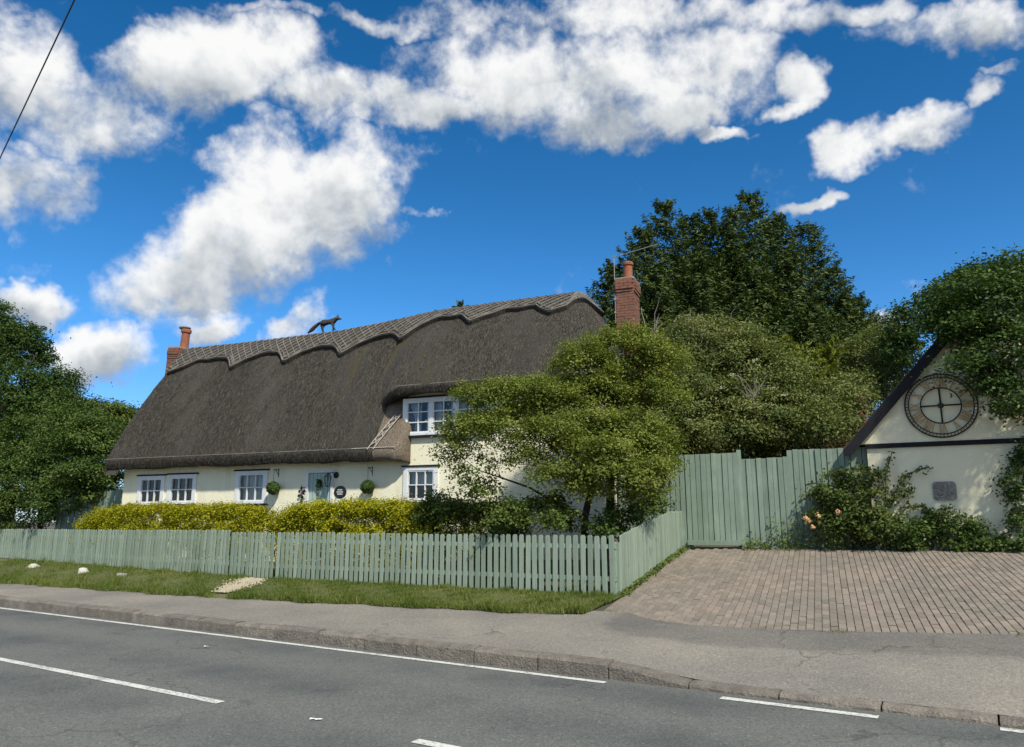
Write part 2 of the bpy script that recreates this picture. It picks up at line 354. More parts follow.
def thatch(name, c1, c2, c3, moss=0.5):
    m, t, q, p, out = newmat(name); O = coords(t)
    mp = N(t, 'ShaderNodeMapping'); t.links.new(O, mp.inputs['Vector']); mp.inputs['Scale'].default_value = (26, 5.0, 5.0)
    st = q.noise(mp.outputs[0], 1.0, 6.0, 0.72, 0.4)
    mp2 = N(t, 'ShaderNodeMapping'); t.links.new(O, mp2.inputs['Vector']); mp2.inputs['Scale'].default_value = (2.6, 0.42, 0.42)
    bandn = q.noise(mp2.outputs[0], 1.0, 5.0, 0.6, 0.5)
    fine = q.noise(O, 30.0, 6.0, 0.8)
    col = q.mix(q.mr(bandn, 0.34, 0.68), c1+(1,), c2+(1,))
    col = q.mix(q.m('MULTIPLY', q.mr(st, 0.5, 0.75), 0.55), col, c3+(1,))
    col = q.mix(1.0, col, q.ramp(fine, [(0.30, (0.30,)*3), (0.5, (0.92,)*3), (0.70, (1.95,)*3)]), 'MULTIPLY')
    if moss:
        mp3 = N(t, 'ShaderNodeMapping'); t.links.new(O, mp3.inputs['Vector']); mp3.inputs['Scale'].default_value = (1.1, 0.22, 0.22); mp3.inputs['Location'].default_value = (3.3, 0, 0)
        mo = q.mr(q.noise(mp3.outputs[0], 1.0, 5.0, 0.6), 0.56, 0.70)
        col = q.mix(q.m('MULTIPLY', mo, moss), col, (0.085, 0.068, 0.02, 1))
    t.links.new(col, p.inputs['Base Color']); p.inputs['Roughness'].default_value = 0.95; p.inputs['Specular IOR Level'].default_value = 0.12
    bump(q, p, q.m('ADD', q.m('MULTIPLY', st, 0.8), fine), 0.9, 0.045); return m
M['thatch'] = thatch('thatch_grey', (0.052, 0.048, 0.041), (0.078, 0.071, 0.06), (0.11, 0.10, 0.086), 0.7)
M['thatch_tan'] = thatch('thatch_pale', (0.17, 0.135, 0.10), (0.23, 0.19, 0.145), (0.28, 0.235, 0.18), 0.0)  # paler tan thatch for the cheek
M['thatch_cap'] = thatch('thatch_ridge', (0.06, 0.054, 0.046), (0.085, 0.076, 0.064), (0.10, 0.09, 0.076), 0.0)
M['spar'] = simple('hazel_spar', (0.225, 0.205, 0.175), (0.11, 0.10, 0.085), 3.0, 0.9, bumps=0.3)
M['spar_light'] = simple('hazel_spar_pale', (0.48, 0.44, 0.37), (0.34, 0.31, 0.26), 9.0, 0.9)
M['fox'] = simple('straw_figure', (0.075, 0.056, 0.042), (0.028, 0.023, 0.02), 12.0, 0.9, bumps=0.9, bdist=0.02, fine=60.0)
def fol(a, b, c, **k): return [(0.0, a), (0.5, b), (1.0, c)]
M['straw'] = foliage('straw', fol((0.026, 0.024, 0.021), (0.074, 0.068, 0.057), (0.18, 0.163, 0.135)), 0.05, 0.9, 0.05)
M['leaf_maple'] = foliage('leaf_yellow_green', fol((0.085, 0.125, 0.026), (0.175, 0.215, 0.042), (0.32, 0.33, 0.075)), 0.34)
M['leaf_dark'] = foliage('leaf_dark_green', fol((0.026, 0.054, 0.014), (0.054, 0.098, 0.022), (0.12, 0.175, 0.042)), 0.22, 0.5)
M['leaf_ivy'] = foliage('leaf_hedge_green', fol((0.034, 0.066, 0.014), (0.072, 0.118, 0.024), (0.15, 0.19, 0.05)), 0.2, 0.5)
M['leaf_mid'] = foliage('leaf_mid_green', fol((0.055, 0.09, 0.02), (0.105, 0.15, 0.032), (0.19, 0.22, 0.055)), 0.28)
M['leaf_elder'] = foliage('leaf_grey_green', fol((0.062, 0.094, 0.028), (0.14, 0.175, 0.05), (0.28, 0.275, 0.105)), 0.26)
M['leaf_conifer'] = foliage('needle_green', fol((0.026, 0.050, 0.015), (0.066, 0.102, 0.026), (0.15, 0.185, 0.048)), 0.12, 0.6, 0.2)
M['leaf_gold'] = foliage('leaf_golden', fol((0.12, 0.15, 0.01), (0.33, 0.32, 0.012), (0.58, 0.52, 0.03)), 0.3)
M['leaf_yew'] = foliage('leaf_yew', fol((0.042, 0.07, 0.012), (0.10, 0.135, 0.02), (0.19, 0.20, 0.03)), 0.15)
M['leaf_lime'] = foliage('leaf_lime', fol((0.11, 0.14, 0.02), (0.18, 0.21, 0.03), (0.26, 0.28, 0.045)), 0.3)
M['leaf_rose'] = foliage('leaf_rose', fol((0.04, 0.07, 0.016), (0.085, 0.125, 0.03), (0.20, 0.20, 0.06)), 0.28)
M['grass'] = foliage('grass_blade', fol((0.07, 0.115, 0.02), (0.125, 0.165, 0.03), (0.27, 0.245, 0.085)), 0.3)
M['flower'] = foliage('elder_flower', fol((0.5, 0.48, 0.36), (0.62, 0.6, 0.46), (0.7, 0.68, 0.55)), 0.3)
M['petal'] = foliage('peach_petal', fol((0.55, 0.25, 0.12), (0.65, 0.40, 0.2), (0.7, 0.5, 0.3)), 0.3)

# ------------------------------------------------------------------ terrain: t runs along the road, p across it towards the house
T2 = (0.845, -0.534); P2 = (0.534, 0.845)
def sv(x, y): return x*T2[0]+y*T2[1], x*P2[0]+y*P2[1]
DET = T2[0]*P2[1]-T2[1]*P2[0]
def xy(s, v): return (s*P2[1]-v*T2[1])/DET, (v*T2[0]-s*P2[0])/DET
VK = 8.05
def sstep(a, b, x):
    x = min(1, max(0, (x-a)/(b-a))); return x*x*(3-2*x)
def hz(x, y):
    s, v = sv(x, y)
    if v < VK: return 0.0 if v > 1.9 else 0.12
    zl = np.interp(v, [VK, 9.2, 10.5, 12.2, 17.35, 24, 60], [.155, .20, .29, .45, 1.13, 1.25, 1.3])
    zr = np.interp(v, [VK, 9.2, 11.0, 12.2, 17.35, 24, 60], [.035, .12, .30, .45, 1.13, 1.25, 1.3])
    w = sstep(-4.1, -2.6, s); return float(zl*(1-w)+zr*w)
def gnd(px, py):
    """where the sight line of a pixel meets the ground"""
    d = ray(px, py); lo = None; k = 2.0
    while k < 120:
        q_ = EYEP+d*k
        if q_.z < hz(q_.x, q_.y): break
        lo = k; k *= 1.01
    a, b = lo, k
    for _ in range(30):
        c = (a+b)/2; q_ = EYEP+d*c
        if q_.z < hz(q_.x, q_.y): b = c
        else: a = c
    return EYEP+d*b
def P3(s, v, dz=0.0, z=None):
    x, y = xy(s, v); return Vector((x, y, (hz(x, y) if z is None else z)+dz))
def lin(a, b, n): return [a+(b-a)*i/(n-1) for i in range(n)]
ss = [-900, -300, -120, -70, -50]+lin(-40, 20, 61)+[30, 50, 80, 120, 300, 900]
vs_ = [-900, -300, -80, -20, 1.5, 1.89, 1.91, 5, 8.2, 8.21]+lin(8.6, 30, 44)+[36, 45, 60, 120, 300, 900]
gb = MB(); gb.grid([[P3(s, v, -0.045, None if v > 8.205 or v < 1.9 else -0.02) for s in ss] for v in vs_])
tag(gb.build('ground', M['soil'], smooth=True), kind='structure')
rs = lin(-120, 80, 81)
gb = MB(); gb.grid([[P3(s, v, z=0.0+0.02*math.cos((v-5)/3.0*1.4)-0.02+0.0) for s in rs] for v in lin(1.9, 8.12, 12)])
ROADZ = lambda v: 0.02*math.cos((v-5)/3.0*1.4)-0.02
tag(gb.build('road', M['road'], smooth=True), kind='structure')
def mark(name, s0, s1, v0, v1, label):
    b = MB(); n = max(2, int((s1-s0)/0.5)+1); b.grid([[P3(s, v, z=ROADZ(v)+0.005) for s in lin(s0, s1, n)] for v in (v0, v1)])
    o = b.build(name, M['paint']); tag(o, kind='structure'); o['label'] = label
s_end = sv(*ong(604, 682, 0)[:2])[0]
mark('edge_line', -120, s_end, 7.80, 7.90, 'long white edge line beside the kerb')
cs0, cs1 = sv(*ong(220, 703, 0)[:2])[0], sv(*ong(415, 741, 0)[:2])[0]
gap_ = cs1-cs0
for i in range(-4, 3):
    mark('centre_dash', cs0-6.0+i*(6.0+gap_), cs0+i*(6.0+gap_), 4.93, 5.04, 'white dash of the road centre line')
for (a_, b_) in ((720, 872), (1000, 1140)):
    q0 = sv(*ong(a_, 697 if a_ == 720 else 728, 0)[:2]); q1 = q0[0]+1.42
    mark('edge_dash', q0[0], q1, q0[1]-0.03, q0[1]+0.09, 'short white edge dash in front of the driveway')
# kerb: stones laid end to end, dropping at the driveway
kerb = tag(empty('kerb', P3(-4, VK)), kind='structure')
k_top = lambda s: 0.155*(1-sstep(-4.0, -2.75, s))+0.035*sstep(-4.0, -2.75, s)
s = -40.0; edges = []
while s < 12: edges.append(s); s += 0.915 if s < -4.2 else 0.915
sd = sv(*ong(606, 664, .155)[:2])[0]; shift = min(edges, key=lambda e: abs(e-sd))-sd
edges = [e-shift for e in edges]
for e0, e1 in zip(edges, edges[1:]):
    b = MB(); rows = []; vj = random.uniform(-.012, .012); zj = random.uniform(-.008, .008)*(1 if e0 < -4 else .15)
    for sx in lin(e0+.009, e1-.009, 6):
        zt = k_top(sx)+random.uniform(-.006, .006)+zj
        prof = [(VK-.005+vj, -.04), (VK+vj, zt-.03), (VK+.02+vj, zt-.004), (VK+.035+vj, zt), (VK+.165, zt+.014), (VK+.165, -.04)]
        rows.append([Vector((*xy(sx, v+random.uniform(-.005, .005)), z))-kerb.location for v, z in prof])
    b.grid(rows); b.f += [(5, 4, 3, 2, 1, 0), tuple(range(len(b.v)-6, len(b.v)))]
    b.build('kerb_stone', M['kerb'], kerb)
# pavement between kerb and grass
ge = [sv(*gnd(x, y)[:2]) for x, y in [(0, 583), (100, 590), (200, 597), (300, 602), (400, 607), (500, 612), (600, 616), (628, 617)]]
GS = [-120]+[e[0] for e in ge]; GV = [ge[0][1]-.2]+[e[1] for e in ge]
verge_edge = lambda s: float(np.interp(s, GS, GV))
near = [(622, 612), (640, 617), (662, 622), (690, 625), (760, 629), (850, 632), (940, 633.5), (1024, 635)]
nsv = [sv(*gnd(*c)[:2]) for c in near]
nS = [c[0] for c in nsv]+[nsv[-1][0]+6]; nV = [c[1] for c in nsv]+[nsv[-1][1]+(nsv[-1][1]-nsv[-2][1])*2]
drive_near = lambda s: float(np.interp(s, nS, nV))
pav_end = lambda s: (verge_edge(s)+.35) if s < nS[0]-.02 else drive_near(s)+.03
ps = [-120, -60, -40]+lin(-30, 16, 185)+[30, 80]
gb = MB(); gb.grid([[P3(s, VK+.155+(pav_end(s)-VK-.155)*k, 0.001) for s in ps] for k in lin(0, 1, 16)])
pv = tag(gb.build('pavement', M['pavement'], smooth=True), kind='structure')
at = pv.data.attributes.new('patch', 'FLOAT', 'POINT'); vals = []
for v_ in pv.data.vertices:
    s_, w_ = sv(v_.co.x, v_.co.y); vals.append(sstep(1.5, .5, drive_near(s_)-w_)*sstep(nS[0]-.6, nS[0]+.6, s_))
at.data.foreach_set('value', vals)
t = M['pavement'].node_tree; q = G(t); pn = next(n for n in t.nodes if n.type == 'BSDF_PRINCIPLED'); src = pn.inputs['Base Color'].links[0].from_socket
pm_ = q.m('ADD', N(t, 'ShaderNodeAttribute', attribute_name='patch').outputs['Fac'], q.m('MULTIPLY', q.m('SUBTRACT', q.noise(worldpos(t), 3.0, 5.0, 0.7), 0.5), 0.9))
t.links.new(q.mix(q.mr(pm_, 0.35, 0.62), src, q.mix(1.0, src, (0.72, 0.73, 0.75, 1), 'MULTIPLY')), pn.inputs['Base Color'])
gb = MB(); gb.grid([[P3(s, v, z=.12) for s in (-120, 80)] for v in (-2.0, 1.9)]); gb.grid([[P3(s, 1.9, z=z) for s in (-120, 80)] for z in (.12, -.05)])
tag(gb.build('near_pavement', M['pavement']), kind='structure')

# ------------------------------------------------------------------ local frame of the cottage: a along the front to the right, b back, z up
RV = Vector((0.925, -0.38, 0)).normalized(); BV = Vector((0.38, 0.925, 0)).normalized()
HP = atY(320, 470, 20.3); HP.z = 0
HRZ = math.atan2(RV.y, RV.x)
def HW(a, b, z): return HP + RV*a + BV*b + Vector((0, 0, z))
def HL(px, py, b):
    """pixel -> cottage coordinates on the vertical plane at depth b"""
    q_ = onplane(px, py, HP+BV*b, BV)-HP; return q_.dot(RV), b, q_.z
# ------------------------------------------------------------------ cottage
cottage = empty('thatched_cottage', HP, HRZ)
tag(cottage, 'long cream thatched cottage with scalloped ridge behind the picket fence', 'cottage')
BR, BE = 2.6, -0.5                        # ridge depth, eave depth
rp = [HL(x, y, BR) for x, y in [(188, 350.5), (250, 344), (300, 338), (340, 333), (380, 325.5), (420, 317), (450, 311.5), (500, 305), (550, 298.5), (578, 295)]]
zr = lambda a: float(np.interp(a, [r_[0] for r_ in rp], [r_[2] for r_ in rp]))
AL, AR = HL(105, 470, BE)[0], rp[-1][0]   # left eave corner, right end of the ridge
ALR = rp[0][0]
ZLOW, ZHIGH = 3.24, 4.90
A1 = 2.72                                  # where the low eave stops and the two-storey front begins
AH0 = 1.32                                 # where the raised hood starts
AEND = 8.35; BB = 2*BR-BE                  # right hip eave, back eave
def curve(Rp, Ep, bulge, lip=1.0, n=22):
    """one section of the thatch from the ridge to the eave, with the rounded cut below"""
    Rp, Ep = Vector(Rp), Vector(Ep); d = Ep-Rp; hor = Vector((d.x, d.y, 0)).normalized() if Vector((d.x, d.y, 0)).length > 1e-4 else Vector((0, -1, 0))
    nrm = (hor*(-d.z) + Vector((0, 0, 1))*Vector((d.x, d.y, 0)).length).normalized()
    pts = []
    for i in range(n):
        u = i/(n-1); pts.append(Rp + d*u + nrm*(bulge*math.sin(math.pi*u)**0.85) + Vector((0, 0, -0.10*max(0, 1-u*14))))
    if lip:
        e = pts[-1]
        pts += [e - hor*.015 + Vector((0, 0, -.10))*lip, e - hor*.05*lip + Vector((0, 0, -.21))*lip, e - hor*.14 + Vector((0, 0, -.255))*lip, e - hor*.62 + Vector((0, 0, -.17))*lip]
    return pts
stations = []  # (q, curve): q is a running length along the roof
def front_E(a):
    if a <= AH0: return Vector((a, BE, ZLOW+0.25))
    w = sstep(AH0, A1-.02, a); lowz = ZLOW+.25; hz0 = 4.72
    b0 = 0.34
    return Vector((a, b0+(BE+.05-b0)*w, hz0+(ZHIGH+.16-hz0)*w**0.7))
na = int((AR-AL)/0.1)
secL, secR = [], []
def rpoint(a):
    k = sstep(AL+1.6, AL, a); ar = a+(ALR-AL)*k; return Vector((ar, BR, zr(ar)))
low = lambda a: curve(rpoint(a), (a, BE, ZLOW+.25), 0.17+0.10*sstep(0.2, AH0, a))
for a in lin(AL, AH0, int((AH0-AL)/.1)): secL.append((a, low(a)))
for a in lin(AH0+.0, AR, int((AR-AH0)/.08)):
    w = sstep(AH0, AH0+1.0, a); secR.append((a, curve(rpoint(a), front_E(a), (0.27)*(1-w)+0.20*w, 0.62)))
q = AR; rr = 1.0; path = []
x0, x1, y0, y1 = AR, AEND, BE+.05, BB-.05
hip = []
for k in lin(0, 1, 9)[1:]: hip.append((x0+(x1-rr-x0)*k, y0))
for k in lin(0, 90, 10)[1:]: hip.append((x1-rr+rr*math.sin(R(k)), y0+rr-rr*math.cos(R(k))))
for k in lin(0, 1, 22)[1:]: hip.append((x1, y0+rr+(y1-y0-2*rr)*k))
for k in lin(0, 90, 10)[1:]: hip.append((x1-rr+rr*math.cos(R(k)), y1-rr+rr*math.sin(R(k))))
for k in lin(0, 1, 9)[1:]: hip.append((x1-rr+(x0-x1+rr)*k, y1))
for i, (hx, hy) in enumerate(hip):
    q += 0.1; secR.append((q, curve(rpoint(AR), (hx, hy, ZHIGH+.16), 0.20, 0.62)))
for a in lin(AR, AL, 70)[1:]:
    q += (AR-AL)/69; zb = 4.4; secR.append((q, curve(rpoint(a), (a, BB, zb), 0.18)))
def wob(pts_):
    out = []
    for p_ in pts_:
        k = math.sin(p_.x*2.1+p_.z*1.3)*.018 + math.sin(p_.x*5.3-p_.z*3.1+p_.y)*.009 + random.uniform(-.007, .007)
        out.append(p_+Vector((0, -k*.6, k)))
    return out
roof_b = MB(); roof_b.grid([wob(c) for _, c in secL]); roof_b.grid([wob(c) for _, c in secR])
# left verge: thickness of the thatch seen on the gable end
for c in (secL[0][1], secR[-1][1]):
    inner = [p_+Vector((0.0, 0, -.42)) for p_ in c[:22]]; roof_b.grid([c[:22], inner]); roof_b.grid([inner, [p_+Vector((.5, 0, 0)) for p_ in inner]])
roof = roof_b.build('roof', M['thatch'], cottage, smooth=True)
# cheek beside the upper window: the low eave runs on to A1 and turns in to the wall
def cheek_rows(a0_, a1_, n_):
    rows_ = []
    for a in lin(a0_, a1_, n_):
        c = curve(rpoint(a), (a, BE, ZLOW+.25), 0.25); k = sstep(A1-.22, A1, a)
        rows_.append(wob([p_+Vector((0, .10*k, -.03*(1 if i < 22 else 0))) for i, p_ in enumerate(c[8:])]))
    return rows_
AC = 1.95
ck = MB(); ck.grid(cheek_rows(AH0-.12, AC, 12)); ck.build('thatch_sweep', M['thatch'], roof, smooth=True)
ck = MB(); rows = cheek_rows(AC-.004, A1, 12)
last = rows[-1]; rows.append([p_+Vector((.05, .14, -.02)) for p_ in last]); rows.append([Vector((A1+.06, max(p_.y+.3, .06), p_.z-.02)) for p_ in last]); rows.append([Vector((A1+.05, .6, p_.z-.05)) for p_ in last])
ck.grid(rows); ck.build('thatch_cheek', M['thatch_tan'], roof, smooth=True)
def at_dist(c, d, up=0.0):
    L = 0.0
    for p0, p1 in zip(c, c[1:]):
        l = (p1-p0).length
        if L+l >= d or p1 is c[-1]:
            k = max(0, min(1, (d-L)/max(l, 1e-6))); return p0.lerp(p1, k)
        L += l
def up_at(c, d):
    t_ = (at_dist(c, d+.05)-at_dist(c, max(0, d-.05))).normalized(); h = Vector((t_.x, t_.y, 0))
    h = h.normalized() if h.length > 1e-5 else Vector((0, -1, 0)); n_ = (h*(-t_.z)+Vector((0, 0, 1))*Vector((t_.x, t_.y, 0)).length); return n_.normalized()
allsec = secL + secR[1:]
qs = [s_[0] for s_ in allsec]; nfront = len(secL)+int((AR-AH0)/.08)-1
# scallops: the lower edge of the ridge cap has drooping points
tips = [HL(x, y, BR-.75)[0] for x, y in [(181, 375), (238, 371), (290, 366), (346, 357), (407, 343), (478, 335), (555, 326)]]
def depth(q_):
    if q_ > AR+.35: return 0.80+0.1*math.sin(q_*2.2)
    best = 0.0; 
    for i, t_ in enumerate(tips):
        d = q_-t_; l, r_ = 0.55, 0.85
        if -l < d < 0: best = max(best, (1+d/l))
        elif 0 <= d < r_: best = max(best, (1-d/r_)**1.1)
    return 0.86 + 0.60*best + .03*math.sin(q_*9)
def cap_pt(c, q_, d, lift):
    d = max(d, 0.001); p_ = at_dist(c, d); n_ = up_at(c, d); return p_+n_*lift+Vector((0, 0, .05*max(0, 1-d/.3)))
cap = MB(); rows = []
for (q_, c) in allsec:
    dd = depth(q_)
    rows.append([cap_pt(c, q_, dd*k, .13) for k in lin(0, 1, 9)] + [cap_pt(c, q_, dd-.005, .0)])
cap.grid(rows); 
for r_ in (rows[0], rows[-1]): cap.grid([r_, [p_+Vector((.25, 0, -.2)) for p_ in r_]])
capo = cap.build('ridge_cap', M['thatch_cap'], roof, smooth=False)
# crossed hazel spars pinned on the ridge cap
qa = np.array(qs)
def cap_at(q_, d, lift):
    i = int(min(max(np.searchsorted(qa, q_)-1, 0), len(qs)-2)); k = (q_-qs[i])/max(qs[i+1]-qs[i], 1e-6)
    k = min(1, max(0, k)); return cap_pt(allsec[i][1], q_, d, lift).lerp(cap_pt(allsec[i+1][1], q_, d, lift), k)
lat = MB()
def strip(path_, w):
    prev = None
    for i in range(len(path_)-1):
        a_, b_ = path_[i], path_[i+1]; d = (b_-a_)
        if d.length < 1e-5: continue
        lat.tube([a_, b_], w, 4, False)
for s0 in np.arange(AL-1.6, AR+4.5, 0.27):
    for sg in (1, -1):
        pth = []
        for d in lin(0.02, 1.38, 13):
            q_ = s0+sg*d*0.85
            if qs[0] <= q_ <= AR+4.0 and d <= depth(q_)-.04: pth.append(cap_at(q_, d, .145))
            else:
                if len(pth) > 1: strip(pth, .017)
                pth = []
        if len(pth) > 1: strip(pth, .017)
edge_path = [cap_at(q_, depth(q_)-.05, .15) for q_ in np.arange(qs[0], AR+4, .12)]; strip(edge_path, .02)
strip([cap_at(q_, depth(q_)-.20, .15) for q_ in np.arange(qs[0], AR+4, .12)], .016)
lat.build('spar_lattice', M['spar'], roof, kind='stuff')
# single ligger along the eaves
lg = MB()
tot = lambda c: sum((b_-a_).length for a_, b_ in zip(c[:22], c[1:22]))
lg.tube([cap_pt(c, 0, tot(c)-.06, .015) for a_, c in secL], .013, 5)
lg.tube([cap_pt(c, 0, tot(c)-.06, .015) for a_, c in secR[6:nfront-len(secL)+40]], .013, 5)
lg.build('eave_ligger', M['spar'], roof)
lg = MB(); cl_ = lambda a: curve(rpoint(a), (a, BE, ZLOW+.25), 0.24)
lg.tube([cap_pt(cl_(a), 0, tot(cl_(a))-.06, .02) for a in lin(AH0, A1-.1, 8)], .013, 5)
pa = lambda a, h: cap_pt(cl_(a), 0, tot(cl_(a))-h, .03)
for k0 in (0.0, .22):
    lg.tube([pa(1.80+k0*.8+ k*.5, .02+k*1.0) for k in lin(0, 1, 6)], .016, 5)
for j in range(4):
    k = .12+j*.24; A_ = pa(1.80+k*.5, .02+k*1.0); B_ = pa(1.976+(k+.2)*.5, .02+(k+.2)*1.0); lg.tube([A_, B_], .011, 4)
    A_ = pa(1.80+(k+.2)*.5, .02+(k+.2)*1.0); B_ = pa(1.976+k*.5, .02+k*1.0); lg.tube([A_, B_], .011, 4)
lg.build('spar_ladder', M['spar_light'], roof)

# walls with real openings
openings = []
AW0 = HL(122, 500, 0)[0]; AW1 = 7.85; BW = 2*BR
def win_rect(tl, br):
    a0, _, z1 = HL(*tl, 0); a1, _, z0 = HL(*br, 0); return a0, a1, z0, z1
w_specs = [
 (win_rect((140, 477), (162.5, 505)), 1, 3, 2, 'white casement window, leftmost of the pair under low thatch', 'none'),
 (win_rect((170, 475.5), (194.5, 504)), 1, 3, 2, 'white casement window, right one of the pair under low thatch', 'none'),
 (win_rect((237.5, 472), (265.5, 503.5)), 1, 3, 2, 'white window with net curtain left of the front door', 'full'),
 (win_rect((405, 468), (437, 502)), 1, 3, 2, 'white ground-floor window with half blind below the upper window', 'half'),
]
uw = win_rect((404, 400), (404, 437)); UW = (uw[0]+.02, uw[0]+2.32, uw[2]+.02, uw[3])
w_specs.append((UW, 3, 2, 3, 'three-light white casement window with curtains tucked under the raised thatch', 'sides'))
dr = HL(307.5, 471, 0), HL(331.5, 508, 0)
DA0, DA1, DZ1 = dr[0][0], dr[1][0], dr[0][2]
gz = lambda a: hz(*HW(a, 0, 0)[:2])
DZ0 = gz((DA0+DA1)/2)-.02
rects = [w[0] for w in w_specs] + [(DA0, DA1, DZ0, DZ1)]
ZB = 0.3
def wall_face(b, a0, a1, z0, z1, holes, top=None):
    A = sorted({a0, a1, *[h[0] for h in holes], *[h[1] for h in holes], *( [top[0]] if top else [])}); Z = sorted({z0, z1, *[h[2] for h in holes], *[h[3] for h in holes], *([top[1]] if top else [])})
    mb = MB()
    for i in range(len(A)-1):
        for j in range(len(Z)-1):
            ca, cz = (A[i]+A[i+1])/2, (Z[j]+Z[j+1])/2
            if any(h[0] < ca < h[1] and h[2] < cz < h[3] for h in holes): continue
            if top and ca < top[0] and cz > top[1]: continue
            mb.add([(A[i], b, Z[j]), (A[i+1], b, Z[j]), (A[i+1], b, Z[j+1]), (A[i], b, Z[j+1])], [(0, 1, 2, 3)])
    for h in holes:
        d = .22
        mb.add([(h[0], b, h[2]), (h[0], b+d, h[2]), (h[0], b+d, h[3]), (h[0], b, h[3])], [(0, 1, 2, 3)])
        mb.add([(h[1], b, h[2]), (h[1], b+d, h[2]), (h[1], b+d, h[3]), (h[1], b, h[3])], [(3, 2, 1, 0)])
        mb.add([(h[0], b, h[2]), (h[1], b, h[2]), (h[1], b+d, h[2]), (h[0], b+d, h[2])], [(0, 1, 2, 3)])
        mb.add([(h[0], b, h[3]), (h[1], b, h[3]), (h[1], b+d, h[3]), (h[0], b+d, h[3])], [(3, 2, 1, 0)])
    return mb
wf = wall_face(0.0, AW0, AW1, ZB, 5.02, rects, top=(A1-.05, 3.42)); wf.build('wall', M['cream'], cottage)
we = MB()
we.add([(AW0, 0, ZB), (AW0, 0, 3.42), (AW0, BR, 7.0), (AW0, BW, 4.5), (AW0, BW, ZB)], [(0, 1, 2, 3, 4)])
we.add([(AW1, 0, ZB), (AW1, 0, 5.0), (AW1, BW, 5.0), (AW1, BW, ZB)], [(3, 2, 1, 0)])
we.add([(AW0, BW, ZB), (AW0, BW, 4.45), (AW1, BW, 4.45), (AW1, BW, ZB)], [(0, 1, 2, 3)])
we.add([(AW0, .05, 3.45), (AW1, .05, 3.45), (AW1, BW, 3.45), (AW0, BW, 3.45)], [(0, 1, 2, 3)])
we.build('wall', M['cream'], cottage)
inner = MB(); inner.box(AW0+.3, AW1-.3, .9, .95, ZB, 3.4); inner.box(A1+.2, AW1-.3, .9, .95, 3.5, 5.0); inner.build('inner_wall', M['soil'], cottage)
pane_mesh = {}
def make_window(rect, lights, cols, rows, label, curt):
    a0, a1, z0, z1 = rect; w = a1-a0; h = z1-z0; fb = .06
    f = MB(); F = .095                     # outer frame, proud of the wall
    y0, y1 = -.035, .09
    f.box(a0-.03, a0+F, y0, y1, z0, z1+.02); f.box(a1-F, a1+.03, y0, y1, z0, z1+.02)
    f.box(a0+F, a1-F, y0, y1, z1-F*.8, z1+.02); f.box(a0+F, a1-F, y0, y1, z0, z0+F*.8)
    inw = (a1-a0-2*F); lw = inw/lights
    for k in range(1, lights): f.box(a0+F+lw*k-.05, a0+F+lw*k+.05, y0+.004, y1, z0+F*.8, z1-F*.8)
    wo_ = f.build('window', M['white'], cottage, bevel=.006); wo_['label'] = label
    sl_ = MB(); sl_.box(a0-.07, a1+.07, -.10, .02, z0-.06, z0-.002); sl_.build('sill', M['black'], wo_)
    hd = MB(); hd.box(a0-.08, a1+.08, -.06, .02, z1+.022, z1+.06); hd.build('drip_board', M['black'], wo_)
    for k in range(lights):
        la, lb = a0+F+lw*k+(.05 if k else 0), a0+F+lw*(k+1)-(.05 if k < lights-1 else 0)
        cz0, cz1 = z0+F*.8, z1-F*.8; ca = MB(); S = .028
        ca.box(la, la+S, y0+.012, y1-.03, cz0, cz1); ca.box(lb-S, lb, y0+.012, y1-.03, cz0, cz1); ca.box(la+S, lb-S, y0+.012, y1-.03, cz0, cz0+S); ca.box(la+S, lb-S, y0+.012, y1-.03, cz1-S, cz1)
        ca.build('casement', M['white'], wo_)
        for i in range(1, cols):
            x = la+(lb-la)*i/cols; b = MB(); b.box(x-.013, x+.013, y0+.016, y1-.035, cz0+S, cz1-S); b.build('glazing_bar', M['white'], wo_)
        for j in range(1, rows):
            z = cz0+(cz1-cz0)*j/rows; b = MB(); b.box(la+S, lb-S, y0+.019, y1-.038, z-.013, z+.013); b.build('glazing_bar', M['white'], wo_)
        for i in range(cols):
            for j in range(rows):
                xa, xb = la+(lb-la)*i/cols, la+(lb-la)*(i+1)/cols; za, zb = cz0+(cz1-cz0)*j/rows, cz0+(cz1-cz0)*(j+1)/rows
                b = MB(); b.add([(xa, .030, za), (xb, .030, za), (xb, .030+random.uniform(-.004, .004), zb), (xa, .030, zb)], [(0, 1, 2, 3)]); b.build('pane', M['glass'], wo_)
    def drape(xa, xb, za, zb, nf):
        b = MB(); b.grid([[(x, .17+.022*math.sin((x-xa)*nf), z) for x in lin(xa, xb, 40)] for z in (za, zb)]); b.build('curtain', M['curtain'], wo_, smooth=True)
    if curt == 'full': drape(a0+F, a1-F, z0+.08, z1-.06, 60)
    if curt == 'half': drape(a0+F, a1-F, z0+h*.52, z1-.06, 10)
    if curt == 'sides':
        drape(a0+F, a0+F+.34, z0+.08, z1-.06, 70); drape(a1-F-.34, a1-F, z0+.08, z1-.06, 70)
        for k in (1, 2): drape(a0+F+lw*k-.22, a0+F+lw*k+.22, z0+.08, z1-.06, 70)
for w in w_specs: make_window(*w)
